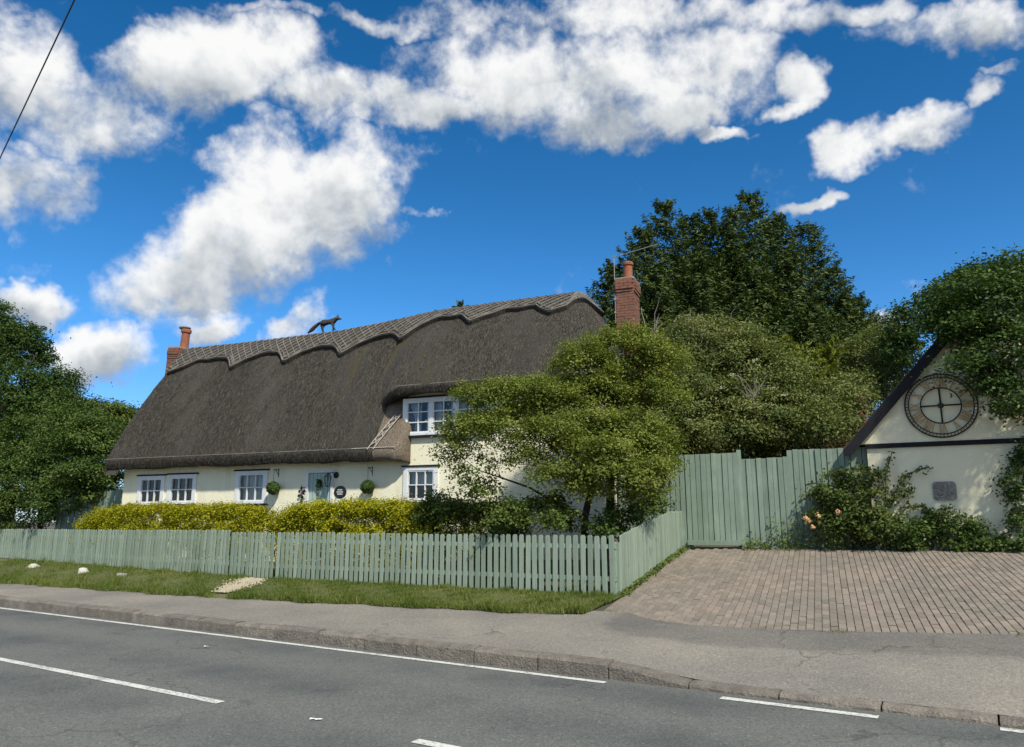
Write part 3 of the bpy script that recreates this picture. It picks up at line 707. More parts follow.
# front door
d = MB(); d.box(DA0+.055, DA1-.055, .04, .09, DZ0, DZ1-.06)
door = d.build('door', M['doorpaint'], cottage, bevel=.004); door['label'] = 'pale green front door with a dark posy hung on it'
for k in range(1, 6):
    x = DA0+.055+(DA1-DA0-.11)*k/6; b = MB(); b.box(x-.004, x+.004, .034, .042, DZ0+.02, DZ1-.07); b.build('plank_bead', M['sage_tall'], door)
b = MB(); b.box(DA0-.03, DA0+.05, -.02, .08, DZ0, DZ1+.02); b.box(DA1-.05, DA1+.03, -.02, .08, DZ0, DZ1+.02); b.box(DA0+.05, DA1-.05, -.02, .08, DZ1-.055, DZ1+.02); b.build('door_frame', M['white'], cottage)
b = MB(); b.tube([(DA0+.16, .035, DZ0+1.08), (DA0+.16, -.01, DZ0+1.08), (DA0+.26, -.012, DZ0+1.075)], .011, 6); b.build('handle', M['iron'], door)
b = MB(); b.tube([(DA0+.4, .03, 2.48), (DA0+.4, .0, 2.47), (DA0+.44, -.005, 2.40), (DA0+.4, .0, 2.36), (DA0+.36, -.005, 2.40), (DA0+.4, .0, 2.47)], .012, 6); b.build('knocker', M['iron'], door)

def chimney(name, label, a, b, w, d, z0, z1, lean, pot_h, pot_r, cap_l=True):
    root = MB().box(a-w/2+.012, a+w/2-.012, b-d/2+.012, b+d/2-.012, z0, z1-.004)
    Ml = Matrix.Translation((a, b, z0)) @ Matrix.Rotation(R(lean), 4, 'Y') @ Matrix.Translation((-a, -b, -z0))
    root.v = [tuple(Ml @ Vector(p_)) for p_ in root.v]
    co = root.build(name, M['mortar'], cottage); co['label'] = label
    bk = MB(); z = z0; r_ = 0
    while z < z1-.03:
        ex = .05 if (z > z1-.30 and z < z1-.10) else (.025 if z > z1-.42 else 0.0)
        for side in range(4):
            L = w if side % 2 == 0 else d; x = -.11 if r_ % 2 else 0.0
            while x < L-.02:
                l0, l1 = max(0, x)+.005, min(L, x+.225)-.005; x += .225
                if l1-l0 < .03: continue
                j = random.uniform(-.006, .006); o0, o1 = -.004+j-ex, .09
                if side == 0: bx = (a-w/2+l0, a-w/2+l1, b-d/2+o0, b-d/2+o1)
                elif side == 2: bx = (a-w/2+l0, a-w/2+l1, b+d/2-o1, b+d/2-o0)
                elif side == 1: bx = (a+w/2-o1, a+w/2-o0, b-d/2+l0, b-d/2+l1)
                else: bx = (a-w/2+o0, a-w/2+o1, b-d/2+l0, b-d/2+l1)
                bk.box(*bx, z+.004, z+.071, Ml)
        z += .076; r_ += 1
    bk.build('brickwork', M['chbrick'], co, kind='stuff')
    fl = MB(); fl.box(a-w/2-.02, a+w/2+.02, b-d/2-.02, b+d/2+.02, z1-.01, z1+.05, Ml); fl.build('flaunching', M['mortar'], co)
    pr = pot_r
    Mp = Ml @ Matrix.Translation((a+.03, b, z1+.03))
    pt = MB(); pt.lathe([(pr*1.05, 0), (pr*.98, .08), (pr*.92, pot_h*.8), (pr*1.18, pot_h*.84), (pr*1.2, pot_h*.95), (pr*1.05, pot_h), (pr*.75, pot_h), (pr*.75, pot_h-.2)], 18, Mp)
    pt.build('chimney_pot', M['pot'], co, smooth=False)
    return co, Mp
cl0 = HL(179, 376, BR); cl1 = HL(181, 350, BR)
chimney('chimney', 'short leaning brick chimney with capped pot at the left end', ALR-.50, BR+.1, .52, .8, cl0[2]-1.4, cl1[2]+.02, 4.0, .72, .15)
ch_a = HL(628, 305, BR)[0]; ch_z = HL(628, 281, BR)[2]
ch2, Mp2 = chimney('chimney', 'tall red brick chimney with round pot at the right end', ch_a, BR, .48, .7, 5.5, ch_z-.05, 0.0, .55, .13)
b = MB(); b.lathe([(.17, 0), (.2, .03), (.2, .06), (.05, .09)], 12, Matrix.Translation((ALR-.52+.03+.155, BR+.1, cl1[2]+.78))); 
b.build('pot_cowl', M['flint'], cottage)
# television aerial strapped to the tall chimney
ae = empty('television_aerial', HW(ch_a-.27, BR-.33, ch_z-.95), HRZ); tag(ae, 'thin metal television aerial fixed to the tall brick chimney', 'aerial')
b = MB(); b.tube([(0, 0, -.3), (0, 0, 1.62)], .011, 6); b.build('mast', M['steel'], ae)
b = MB(); b.tube([(-.05, 0, 1.56), (1.15, .25, 1.86)], .009, 5)
b.build('boom', M['steel'], ae)
for k in lin(.05, .95, 9):
    p_ = Vector((-.05, 0, 1.56)).lerp(Vector((1.15, .25, 1.86)), k); b = MB(); b.tube([p_+Vector((.02, -.13, 0)), p_+Vector((-.02, .13, 0))], .005, 4); b.build('element', M['steel'], ae)
b = MB(); b.box(-.03, .08, -.02, .06, -.02, .03); b.box(-.03, .08, -.02, .06, .35, .4); b.build('bracket', M['steel'], ae)

# straw fox walking along the ridge (a thatcher's finial), one skinned body
fa = HL(325, 335, BR)[0]; fs = 1.0
def ridge_top(a): return zr(a)+.10
slope = (zr(fa+.4)-zr(fa-.4))/.8
fox = empty('straw_fox', HW(fa, BR, ridge_top(fa)-.02), HRZ); fox.rotation_euler = (0, -math.atan(slope), HRZ); fox.scale = (.93, .93, .93)
tag(fox, 'dark straw fox figure walking along the thatched ridge', 'fox statue')
verts = [(0, 0, .37), (.17, 0, .36), (.30, 0, .37), (.42, 0, .43), (.50, 0, .455), (.585, 0, .425), (.66, 0, .405),   # 0..6 spine to muzzle
 (-.14, 0, .38), (-.26, 0, .36), (-.40, 0, .28), (-.56, 0, .16), (-.74, 0, .05),                                   # 7..11 rump and tail
 (-.14, .05, .28), (-.17, .055, .16), (-.11, .055, .02), (-.065, .055, .012),                                        # hind leg 12..15
 (-.10, -.05, .28), (-.07, -.055, .16), (-.045, -.055, .02), (.0, -.055, .012),                                       # other hind 16..19
 (.29, .05, .27), (.30, .05, .14), (.29, .05, .02), (.335, .05, .012),                                               # front leg 20..23
 (.31, -.05, .27), (.37, -.05, .16), (.445, -.05, .035), (.48, -.05, .03)]                                            # lifted front 24..27
edges_ = [(0, 1), (1, 2), (2, 3), (3, 4), (4, 5), (5, 6), (0, 7), (7, 8), (8, 9), (9, 10), (10, 11), (7, 12), (12, 13), (13, 14), (14, 15), (7, 16), (16, 17), (17, 18), (18, 19), (2, 20), (20, 21), (21, 22), (22, 23), (2, 24), (24, 25), (25, 26), (26, 27)]
rad = [.095, .09, .10, .075, .07, .042, .02, .095, .05, .055, .062, .018, .062, .034, .022, .02, .06, .034, .022, .02, .045, .026, .02, .02, .045, .026, .02, .018]
me = bpy.data.meshes.new('fox_body'); me.from_pydata(verts, edges_, []); me.update()
fb_ = link('body', me, M['fox'], fox)
sk = fb_.modifiers.new('skin', 'SKIN'); sk.use_smooth_shade = True
if not me.skin_vertices:
    bpy.context.view_layer.objects.active = fb_; fb_.select_set(True); bpy.ops.mesh.customdata_skin_add()
rad = [r_*1.22 for r_ in rad]
for i, r_ in enumerate(rad): me.skin_vertices[0].data[i].radius = (r_, r_*(.8 if i < 9 else 1)); me.skin_vertices[0].data[i].use_root = (i == 0)
su = fb_.modifiers.new('subd', 'SUBSURF'); su.levels = 2; su.render_levels = 2
for sy in (-1, 1):
    b = MB(); b.add([(.47, sy*.02, .50), (.52, sy*.025, .505), (.50, sy*.065, .49), (.50, sy*.05, .61)], [(0, 1, 3), (1, 2, 3), (2, 0, 3), (0, 2, 1)]); b.build('ear', M['fox'], fox)

# wall lantern, signs, hanging balls
def wl(px, py, b=0.0): a, _, z = HL(px, py, b); return a, z
la, lz = wl(336.5, 475)
lamp = empty('wall_lantern', HW(la, 0, lz), HRZ); tag(lamp, 'black iron carriage lantern on the wall right of the front door', 'lantern')
b = MB(); b.lathe([(.0, 0), (.07, .0), (.085, .02), (.05, .04)], 14, Matrix.Rotation(R(90), 4, 'X')); b.build('back_plate', M['iron'], lamp)
b = MB(); b.tube([(0, -.02, 0), (-.02, -.14, .06), (-.08, -.2, .04), (-.12, -.21, -.01)], .013, 6); b.build('arm', M['iron'], lamp)
Ml = Matrix.Translation((-.12, -.21, -.32))
b = MB(); b.lathe([(.035, 0), (.055, .02), (.06, .03)], 6, Ml); b.lathe([(.105, .26), (.07, .30), (.025, .35), (.02, .38)], 6, Ml)
for k in range(6):
    c_, s_ = math.cos(k*math.pi/3), math.sin(k*math.pi/3); b.tube([Ml @ Vector((.056*c_, .056*s_, .03)), Ml @ Vector((.098*c_, .098*s_, .265))], .008, 4)
b.build('lantern_frame', M['iron'], lamp)
b = MB(); b.lathe([(.05, .03), (.09, .262)], 6, Ml); b.build('lantern_glass', M['glass'], lamp)
b = MB(); b.lathe([(.02, .03), (.022, .13), (.01, .16)], 8, Ml); b.build('bulb', M['signwhite'], lamp)
pa_, pz = wl(340.5, 492)
sign = empty('oval_house_sign', HW(pa_, -.004, pz), HRZ); tag(sign, 'oval black house sign on cream wall right of the door', 'house sign')
b = MB(); Mx = Matrix.Scale(1.25, 4, (1, 0, 0)) @ Matrix.Rotation(R(90), 4, 'X'); b.lathe([(.155, 0), (.16, .012), (.145, .022), (.14, .02)], 28, Mx); b.build('plate', M['slate'], sign)
for i, (zz, ww) in enumerate([(.055, .07), (.0, .10), (-.055, .08)]):
    b = MB(); x = -ww
    while x < ww:
        l = random.uniform(.012, .022); b.box(x, x+l, -.026, -.0225, zz-.016, zz+.016); x += l+.008
    b.build('lettering', M['signwhite'], sign)
def leafball(c, r_, n, size):
    d = rng.normal(size=(n, 3)); d /= np.linalg.norm(d, axis=1)[:, None]; pts = np.array(c)+d*r_*rng.uniform(.86, 1.02, (n, 1)); return pts, d

def leaves(pts, nrm, L, Wd, var, tdir=None):
    n = len(pts); nrm = nrm/np.maximum(np.linalg.norm(nrm, axis=1), 1e-6)[:, None]
    t_ = rng.normal(size=(n, 3)) if tdir is None else tdir
    t_ = t_-nrm*np.sum(t_*nrm, 1)[:, None]; t_ /= np.maximum(np.linalg.norm(t_, axis=1), 1e-6)[:, None]
    b_ = np.cross(nrm, t_); L = np.broadcast_to(np.asarray(L, float).reshape(-1, 1), (n, 1)); Wd = np.broadcast_to(np.asarray(Wd, float).reshape(-1, 1), (n, 1))
    v = np.empty((n, 4, 3)); v[:, 0] = pts-t_*L*.5; v[:, 1] = pts+b_*Wd*.5+nrm*Wd*.18; v[:, 2] = pts+t_*L*.5-nrm*L*.08; v[:, 3] = pts-b_*Wd*.5+nrm*Wd*.18
    return v.reshape(-1, 3), np.arange(n*4).reshape(-1, 4), var
class Leafy:
    def __init__(s): s.V = []; s.T = []
    def add(s, pts, nrm, L, Wd, var, tdir=None):
        v, _, va = leaves(np.asarray(pts, float), np.asarray(nrm, float), L, Wd, var, tdir); s.V.append(v); s.T.append(np.clip(va, 0, 1)); return s
    def build(s, name, mat, parent=None, kind=None):
        V = np.concatenate(s.V); T = np.concatenate(s.T); off = np.zeros(3)
        if parent is not None and parent.rotation_euler.z == 0: V = V-np.array(parent.location)
        me = fast_mesh(name, V, np.arange(len(V)).reshape(-1, 4), T); return link(name, me, mat, parent, kind)
# loose straw lying on the thatch and bristling at the cut eaves
def straw(secs, n, j0, j1, ln, lift):
    A_ = np.array([[tuple(p_) for p_ in c] for _, c in secs]); i = rng.uniform(0, len(A_)-1.001, n); j = rng.uniform(j0, j1, n); i0, j0_ = i.astype(int), j.astype(int); fi, fj = (i-i0)[:, None], (j-j0_)[:, None]
    p_ = (A_[i0, j0_]*(1-fi)+A_[i0+1, j0_]*fi)*(1-fj)+(A_[i0, j0_+1]*(1-fi)+A_[i0+1, j0_+1]*fi)*fj
    td = A_[i0, j0_+1]-A_[i0, j0_]; td /= np.maximum(np.linalg.norm(td, axis=1), 1e-6)[:, None]; sd = np.cross(td, np.array([0, 0, 1.])); sd /= np.maximum(np.linalg.norm(sd, axis=1), 1e-6)[:, None]; nr = np.cross(sd, td); ho = A_[i0, 21]-A_[i0, 0]; ho[:, 2] = 0; ho /= np.maximum(np.linalg.norm(ho, axis=1), 1e-6)[:, None]; ho[:, 2] = .8; nr *= np.sign(np.sum(nr*ho, 1)[:, None]+1e-6)
    td = td+sd*rng.normal(0, .16, (n, 1))+nr*rng.uniform(0, .18, (n, 1)); return p_+nr*lift, nr+rng.normal(size=(n, 3))*.25, td, rng.uniform(.5, 1.4, n)*ln
lf = Leafy()
hipn = nfront-len(secL)+40
swp = [(a, [p_+Vector((0, 0, -.02)) for p_ in curve(rpoint(a), (a, BE, ZLOW+.25), 0.25)]) for a in lin(AH0, AC, 8)]
for secs, n_, a_, b_, l_, w_ in ((swp, 2600, 12, 20.9, .20, .010), (swp, 500, 20, 23.9, .10, .008), (secL, 46000, 4, 20.9, .20, .010), (secR[8:hipn], 46000, 4, 20.9, .20, .010), (secL, 9000, 20, 23.9, .10, .008), (secR[8:hipn], 7000, 20, 23.9, .10, .008)):
    p_, nr, td, L_ = straw(secs, n_, a_, b_, l_, .012); lf.add(p_, nr, L_, w_, rng.beta(2, 2.6, n_), td)
lf.build('loose_straw', M['straw'], roof, kind='stuff')
roof.children[-1].matrix_parent_inverse = Matrix.Identity(4)
for (px, py, lab) in [(273, 488, 'round green leafy ball hanging left of the front door'), (367.5, 487, 'round green leafy ball hanging right of the oval sign')]:
    a_, z_ = wl(px, py, -.2); ctr = HW(a_, -.2, z_); ho = empty('hanging_leaf_ball', ctr); tag(ho, lab, 'hanging ball', 'hanging balls on the cottage front')
    lf = Leafy(); pts, d = leafball(ctr, .175, 900, .05); lf.add(pts, d+rng.normal(size=d.shape)*.5, .05, .035, rng.uniform(0, 1, 900)); lf.build('ball_foliage', M['leaf_dark'], ho)
    b = MB(); b.lathe([(.02, -.14), (.12, -.1), (.15, 0), (.12, .1), (.02, .14)], 14); b.build('ball_core', M['leaf_yew'], ho, smooth=True)
    b = MB(); b.tube([(0, 0, .12), (0, 0, .47)], .006, 4); b.build('chain', M['iron'], ho)
    iv = BV; e_ = Vector((iv.x, iv.y, 0))*.2
    b = MB(); b.tube([Vector((0, 0, .47)), Vector((0, 0, .50)), e_+Vector((0, 0, .50))], .011, 5); b.tube([Vector((0, 0, .49))+e_*.3, e_+Vector((0, 0, .36))], .008, 5); b.tube([e_+Vector((0, 0, .3)), e_+Vector((0, 0, .54))], .012, 5)
    b.build('bracket', M['iron'], ho)
a_, z_ = wl(302, 493.5, -.1); ctr = HW(a_, -.1, z_); ho = empty('wall_ornament', ctr, HRZ); tag(ho, 'dark iron leaf ornament on the wall just left of the door', 'wall ornament')
b = MB(); b.tube([(0, .1, .16), (0, .0, .16), (0, -.02, .05), (.0, -.02, -.18)], .012, 6); b.build('stem', M['iron'], ho)
for (x, z, an) in [(-.06, .05, 40), (.07, .0, -50), (-.08, -.06, 70), (.05, -.1, -30), (0, .14, 0), (.02, -.2, 160), (.10, .06, -80)]:
    b = MB(); Mr = Matrix.Translation((x, -.02, z)) @ Matrix.Rotation(R(an), 4, 'Y'); b.add([Mr @ Vector(p_) for p_ in [(0, 0, -.06), (.045, -.02, .0), (0, 0, .09), (-.045, -.02, .0), (0, -.025, .01)]], [(0, 1, 4), (1, 2, 4), (2, 3, 4), (3, 0, 4), (0, 3, 2, 1)]); b.build('leaf', M['iron'], ho)
a_, z_ = wl(319, 484.5, -.01); ctr = HW(a_, -.01, z_); ho = empty('door_posy', ctr); tag(ho, 'dark green posy hanging on the pale green door', 'posy')
lf = Leafy(); d_ = rng.normal(size=(260, 3)); pts = np.array(ctr)+d_*np.array([.03, .015, .055])+np.array([0, -.03, .02]); lf.add(pts, d_+np.array([0, -1, .4]), .08, .035, rng.uniform(0, .8, 260)); lf.build('posy_leaves', M['leaf_dark'], ho)
b = MB(); b.tube([(0, .02, .1), (0, -.02, -.12)], .012, 5); b.build('stem', M['twig'], ho)

# ------------------------------------------------------------------ fences
def picket_run(name, label, A, B, h0, h1, pitch, w, post_every, cat='fence', rails=(.25, .78), gate=False, lean=0.0, hfun=None, dz=0.0):
    A, B = Vector(A), Vector(B); L = (B-A).length; d = (B-A).normalized(); rz = math.atan2(d.y, d.x)
    root = empty(name, (A.x, A.y, hz(A.x, A.y)), rz); tag(root, label, cat)
    z0 = hz(A.x, A.y); gzz = lambda x: hz(A.x+d.x*x, A.y+d.y*x)-z0+dz
    hh = hfun or (lambda k: h0+(h1-h0)*k)
    pm = {}
    n = int(L/pitch); 
    prof = lambda H: MB().add([(-w/2, 0, 0), (w/2, 0, 0), (w/2, 0, H-.03), (w*.28, 0, H), (-w*.28, 0, H), (-w/2, 0, H-.03),
                     (-w/2, .02, 0), (w/2, .02, 0), (w/2, .02, H-.03), (w*.28, .02, H), (-w*.28, .02, H), (-w/2, .02, H-.03)],
                     [(0, 1, 2, 3, 4, 5), (11, 10, 9, 8, 7, 6), (0, 6, 7, 1), (1, 7, 8, 2), (2, 8, 9, 3), (3, 9, 10, 4), (4, 10, 11, 5), (5, 11, 6, 0)])
    base = prof(1.0).mesh('picket'); base.materials.append(M['sage'])
    for i in range(n):
        x = (i+.5)*L/n; o = bpy.data.objects.new('picket', base); C.objects.link(o); o.parent = root
        o.location = (x+random.uniform(-.004, .004), -.022+random.uniform(-.003, .003), gzz(x)+.03+random.uniform(-.006, .006)); H = hh(x/L)+random.uniform(-.008, .008)
        o.scale = (1, 1, H-.03); o.rotation_euler = (random.uniform(-.006, .006), random.uniform(-.008, .008)+lean, random.uniform(-.03, .03))
    m_ = max(2, int(L/1.2)+1)
    for rz_ in rails:
        b = MB(); xs = lin(0, L, m_)
        for x_a, x_b in zip(xs, xs[1:]):
            za, zb = gzz(x_a)+hh(x_a/L)*rz_, gzz(x_b)+hh(x_b/L)*rz_
            b.add([(x_a, .0, za), (x_b, .0, zb), (x_b, .04, zb), (x_a, .04, za), (x_a, .0, za+.075), (x_b, .0, zb+.075), (x_b, .04, zb+.075), (x_a, .04, za+.075)], [(0, 1, 5, 4), (2, 3, 7, 6), (4, 5, 6, 7), (3, 2, 1, 0)])
        b.build('rail', M['sage'], root)
    if post_every:
        k = max(1, round(L/post_every))
        for i in range(k+1):
            x = L*i/k; b = MB(); zz = gzz(x); H = hh(i/k); b.box(x-.045, x+.045, .045, .135, zz-.3, zz+H-.12); b.build('post', M['sage'], root, bevel=.006)
    return root
fe = [gnd(617, 597), gnd(275, 579.5), gnd(228, 576.5)]
lend = gnd(0, 558.5); c0, c1 = fe[0], fe[2]
corner = fe[0]; gR = fe[1]; gL = fe[2]
fl_dir = (lend-gL); fl_dir.z = 0
left_far = gL+fl_dir.normalized()*(fl_dir.length+4.0)
def y0v(p_): return Vector((p_.x, p_.y, 0))
FH = lambda px, yt, P_: atY(px, yt, P_.y).z-hz(P_.x, P_.y)
h_c = FH(617, 535.5, corner); h_g = FH(275, 532, gR); h_l = FH(0, 530, lend)
print('fence heights', h_c, h_g, h_l)
picket_run('picket_fence', 'sage green picket fence from the small gate to the driveway corner', y0v(gR), y0v(corner), h_g, h_c, .138, .088, 2.3)
picket_run('picket_gate', 'small sage picket gate at the gravel path', y0v(gL)+Vector((.03, -.02, 0)), y0v(gR)+Vector((-.05, .03, 0)), h_g+.01, h_g+.01, .135, .092, 0, cat='gate', dz=-.02)
picket_run('picket_fence', 'sage green picket fence left of the small gate below the dark bushes', y0v(left_far), y0v(gL), h_l, FH(226, 530, gL), .138, .088, 2.3)
gB = gnd(683, 548.5); GP = y0v(gB)                # foot of the tall fence where the side fence meets it
h_s = FH(683, 511, gB); h_m = FH(660, 515, gnd(660, 563))
print('gate foot', gB, 'side', h_s, h_m)
picket_run('picket_fence', 'short return of sage picket fence running back beside the brick driveway', y0v(corner)+Vector((.06, .04, 0)), GP, h_c, h_s, .118, .092, 2.2, hfun=lambda k: float(np.interp(k, [0, .75, 1], [h_c, h_m*.97+.03, h_s])))
# tall board fence and gate, on a line parallel to the cottage front
BF = (GP-HP).dot(BV)
def fl(px, py): a, _, z = HL(px, py, BF); return a, z
def boards(name, label, a0, a1, zt0, zt1, cat, zb=None, pitch=.118, rails=True, extra=0.0):
    o0 = HW(a0, BF+extra, 0); root = empty(name, (o0.x, o0.y, hz(o0.x, o0.y)), HRZ); tag(root, label, cat); z0 = root.location.z; L = a1-a0; n = max(1, round(L/pitch))
    base = MB().box(-.5, .5, 0, .022, 0, 1).mesh('board'); base.materials.append(M['sage_tall'])
    for i in range(n):
        x = (i+.5)*L/n; w_ = HW(a0+x, BF, 0); gb_ = hz(w_.x, w_.y)-z0 if zb is None else zb-z0
        zt = zt0+(zt1-zt0)*(i+.5)/n-z0+random.uniform(-.008, .008)
        o = bpy.data.objects.new('board', base); C.objects.link(o); o.parent = root
        o.location = (x, -.02*(i % 2)+random.uniform(-.003, .003), gb_); o.scale = (L/n-.008, 1, zt-gb_); o.rotation_euler = (random.uniform(-.004, .004), random.uniform(-.003, .003), random.uniform(-.02, .02))
    if rails:
        for k in (.2, .85):
            b = MB(); za = (zb if zb else z0)-z0; b.box(0, L, .03, .075, za+(zt0-z0-za)*k, za+(zt0-z0-za)*k+.09); b.build('rail', M['sage_tall'], root)
    for x in (.05, L-.05):
        b = MB(); b.box(x-.045, x+.045, .078, .17, -.3, (zt0-z0)-.05); b.build('post', M['sage_tall'], root)
    b = MB(); b.box(.005, L-.005, .024, .028, (zb if zb else z0)-z0+.06, min(zt0, zt1)-z0-.03); b.build('gap_shade_sheet', M['gap_shade'], root)  # sheet closing the board gaps, shade put into its colour
    return root
aA, zA = fl(640, 457.5); aB, zB = fl(684, 455); aC, zC = fl(737.5, 452.5); aD, zD = fl(787, 450); aE, zE = fl(868, 447)
_, zL = fl(740, 459.5); zgate0 = fl(712, 541.5)[1]
boards('board_fence', 'tall sage board fence between the cottage and the board gate', AW1+.05, aB-.005, zA-.02, zB, 'fence')
gt = boards('board_gate', 'tall sage board gate with a bottom rail above the drive', aB+.005, aC, zB, zC, 'gate', zb=zgate0-.0)
b = MB(); zz = gt.location.z; b.box(.0, aC-aB-.01, -.085, -.024, fl(712, 545.2)[1]-zz, fl(712, 540.5)[1]-zz); b.build('bottom_rail', M['sage_tall'], gt, bevel=.004)
b = MB(); b.box(aC-aB-.03, aC-aB+.06, -.01, .09, -.2, zC-zz+.06); b.build('gate_post', M['sage_tall'], gt)
lowp = boards('board_fence', 'lower run of sage boards right beside the board gate', aC+.055, aD-.0, zL, zL+.03, 'fence')
b = MB(); b.tube([(.1, -.03, .35), (.1, -.06, .35), (.16, -.06, .35)], .012, 6); b.build('latch', M['iron'], lowp)
boards('board_fence', 'tall sage board fence ending at the cream garage wall', aD-.012, aE+.1, zD, zE, 'fence')
# side gate left of the cottage
lp0, lp1 = HL(84, 500, .6), HL(121.5, 490, .6)
def side_boards(a0, a1, b_, zt0, zt1):
    o0 = HW(a0, b_, 0); root = empty('board_fence', (o0.x, o0.y, hz(o0.x, o0.y)), HRZ); tag(root, 'sage board fence joining the left end of the cottage', 'fence'); z0 = root.location.z; L = a1-a0; n = round(L/.14)
    base = MB().box(-.5, .5, 0, .022, 0, 1).mesh('board'); base.materials.append(M['sage_tall'])
    for i in range(n):
        o = bpy.data.objects.new('board', base); C.objects.link(o); o.parent = root; x = (i+.5)*L/n
        o.location = (x, -.02*(i % 2), 0); o.scale = (L/n-.01, 1, zt0+(zt1-zt0)*x/L-z0)
    b = MB(); b.box(0, L, .03, .075, .3, .4); b.build('rail', M['sage_tall'], root)
    b = MB(); b.box(0, .09, .08, .17, -.2, zt0-z0-.05); b.build('post', M['sage_tall'], root)
side_boards(lp0[0]-1.2, AW0-.03, .6, HL(90, 499, .6)[2], HL(121, 487, .6)[2])

# ------------------------------------------------------------------ brick driveway
BG = BF-.14
GR = Vector((0.894, -0.447, 0)).normalized(); GD = Vector((0.447, 0.894, 0)).normalized(); GRZ = math.atan2(GR.y, GR.x)
GP0 = HW(HL(867, 500, BG)[0], BG, 0)
cs, cv_ = sv(corner.x, corner.y); gs_, gv_ = sv(gB.x, gB.y)
side_s = lambda v: cs+(gs_-cs)*(v-cv_)/(gv_-cv_)+.16
farv = lambda s: (lambda o: o)(None)
def far_v(s):     # gate line expressed across the road
    p0 = sv(*HW(aB, BF-.06, 0)[:2]); p1 = sv(*HW(aE+4, BF-.06, 0)[:2]); return p0[1]+(p1[1]-p0[1])*(s-p0[0])/(p1[0]-p0[0])
drive = tag(empty('driveway', P3(-2, 13)), kind='structure')
dp = P3(-2, 13)
b = MB(); 
b.grid([[P3(s, drive_near(s)+.02+(max(far_v(s), drive_near(s)+.1)+.3-drive_near(s)-.02)*k, -.014)-dp for s in lin(cs-.25, 9, 60)] for k in lin(0, 1, 24)])
b.build('joint_bed', M['joint'], drive)
PS, PV = .102, .245
cand = []
def hsv(a_, b_): w_ = HW(a_, b_, 0); return sv(w_.x, w_.y)
def near_b(a_):
    lo_, hi_ = BF-12, BF
    f_ = lambda b_: (lambda q_: q_[1]-drive_near(q_[0]))(hsv(a_, b_))
    for _ in range(40):
        m_ = (lo_+hi_)/2
        if f_(m_) > 0: hi_ = m_
        else: lo_ = m_
    return hi_
i = 0
a_ = (Vector((corner.x, corner.y, 0))-HP).dot(RV)-1.0
while a_ < aE+3.6:
    nb_ = near_b(a_)+.012; b_ = BF-8+(PV/2 if i % 2 else 0)
    while b_ < BF:
        lo_ = max(b_-PV/2, nb_); ln_ = b_+PV/2-lo_; w_ = HW(a_, lo_+ln_/2, 0); q_ = sv(w_.x, w_.y)
        if ln_ > .05 and b_ < BF-.04 and q_[0] > side_s(q_[1])-.05 and (w_-GP0).dot(GD) < -.03:
            cand.append((math.hypot(w_.x, w_.y), a_, lo_+ln_/2, ln_/PV))
        b_ += PV
    a_ += PS; i += 1
# a soldier course trims the ragged near end
cand.sort()
def brick_mesh(sx, sv_):
    b_ = MB(); h = .012; c = .006; x, y = sx/2, sv_/2
    return b_.add([(-x, -y, -h), (x, -y, -h), (x, y, -h), (-x, y, -h), (-x+c, -y+c, .0), (x-c, -y+c, .0), (x-c, y-c, .0), (-x+c, y-c, .0)], [(4, 5, 6, 7), (0, 1, 5, 4), (1, 2, 6, 5), (2, 3, 7, 6), (3, 0, 4, 7)])
bm_ = brick_mesh(PS-.005, PV-.032).mesh('paving_brick'); bm_.materials.append(M['brick_pave'])
rest = MB(); TZ = HRZ; cnt = 0
def in_view(x, y, z):
    d_ = Vector((x, y, z))-EYEP; fw = d_.y*math.cos(TH)+d_.z*math.sin(TH); return abs(d_.x/fw*FPX) < 512
for (_, s, v, fr_) in cand:
    w_ = HW(s, v, 0); x, y = w_.x, w_.y; z = hz(x, y); sl_ = (hz(*HW(s, v+.1, 0)[:2])-hz(*HW(s, v-.1, 0)[:2]))/.2; sx_ = (hz(*HW(s+.1, v, 0)[:2])-hz(*HW(s-.1, v, 0)[:2]))/.2
    dzr = random.uniform(-.004, .004); rx, ry = math.atan(sl_)+random.uniform(-.015, .015), -math.atan(sx_)+random.uniform(-.02, .02)
    if cnt < 300 and in_view(x, y, z):
        o = bpy.data.objects.new('paving_brick', bm_); C.objects.link(o); o.parent = drive; o.location = (x-dp.x, y-dp.y, z-dp.z+dzr); o.rotation_euler = (rx, ry, TZ+random.uniform(-.01, .01)); o.scale = (1, fr_, 1); cnt += 1
    else:
        Mr = Matrix.Translation((x-dp.x, y-dp.y, z-dp.z+dzr)) @ Matrix.Rotation(TZ+random.uniform(-.01, .01), 4, 'Z') @ Matrix.Rotation(rx, 4, 'X') @ Matrix.Rotation(ry, 4, 'Y') @ Matrix.Scale(fr_, 4, (0, 1, 0))
        bb = brick_mesh(PS-.005, PV-.032); rest.add([Mr @ Vector(p_) for p_ in bb.v], bb.f)
mrest = None
# the far bricks share one mesh: give them the same colour scatter through an attribute-free cell noise
m = simple('paving_brick_far', (0.265, 0.212, 0.165), (0.19, 0.17, 0.137), 0.9, 0.9, bumps=0.5, bdist=0.008, fine=70.0)
t = m.node_tree; q = G(t); pn = next(n for n in t.nodes if n.type == 'BSDF_PRINCIPLED'); src = pn.inputs['Base Color'].links[0].from_socket
rnd = N(t, 'ShaderNodeNewGeometry').outputs['Random Per Island']
t.links.new(q.mix(1.0, src, q.ramp(rnd, [(0.0, (.84,)*3), (1.0, (1.16,)*3)]), 'MULTIPLY'), pn.inputs['Base Color'])
rest.build('paving_brick', m, drive, kind='stuff')
print('bricks', len(cand))

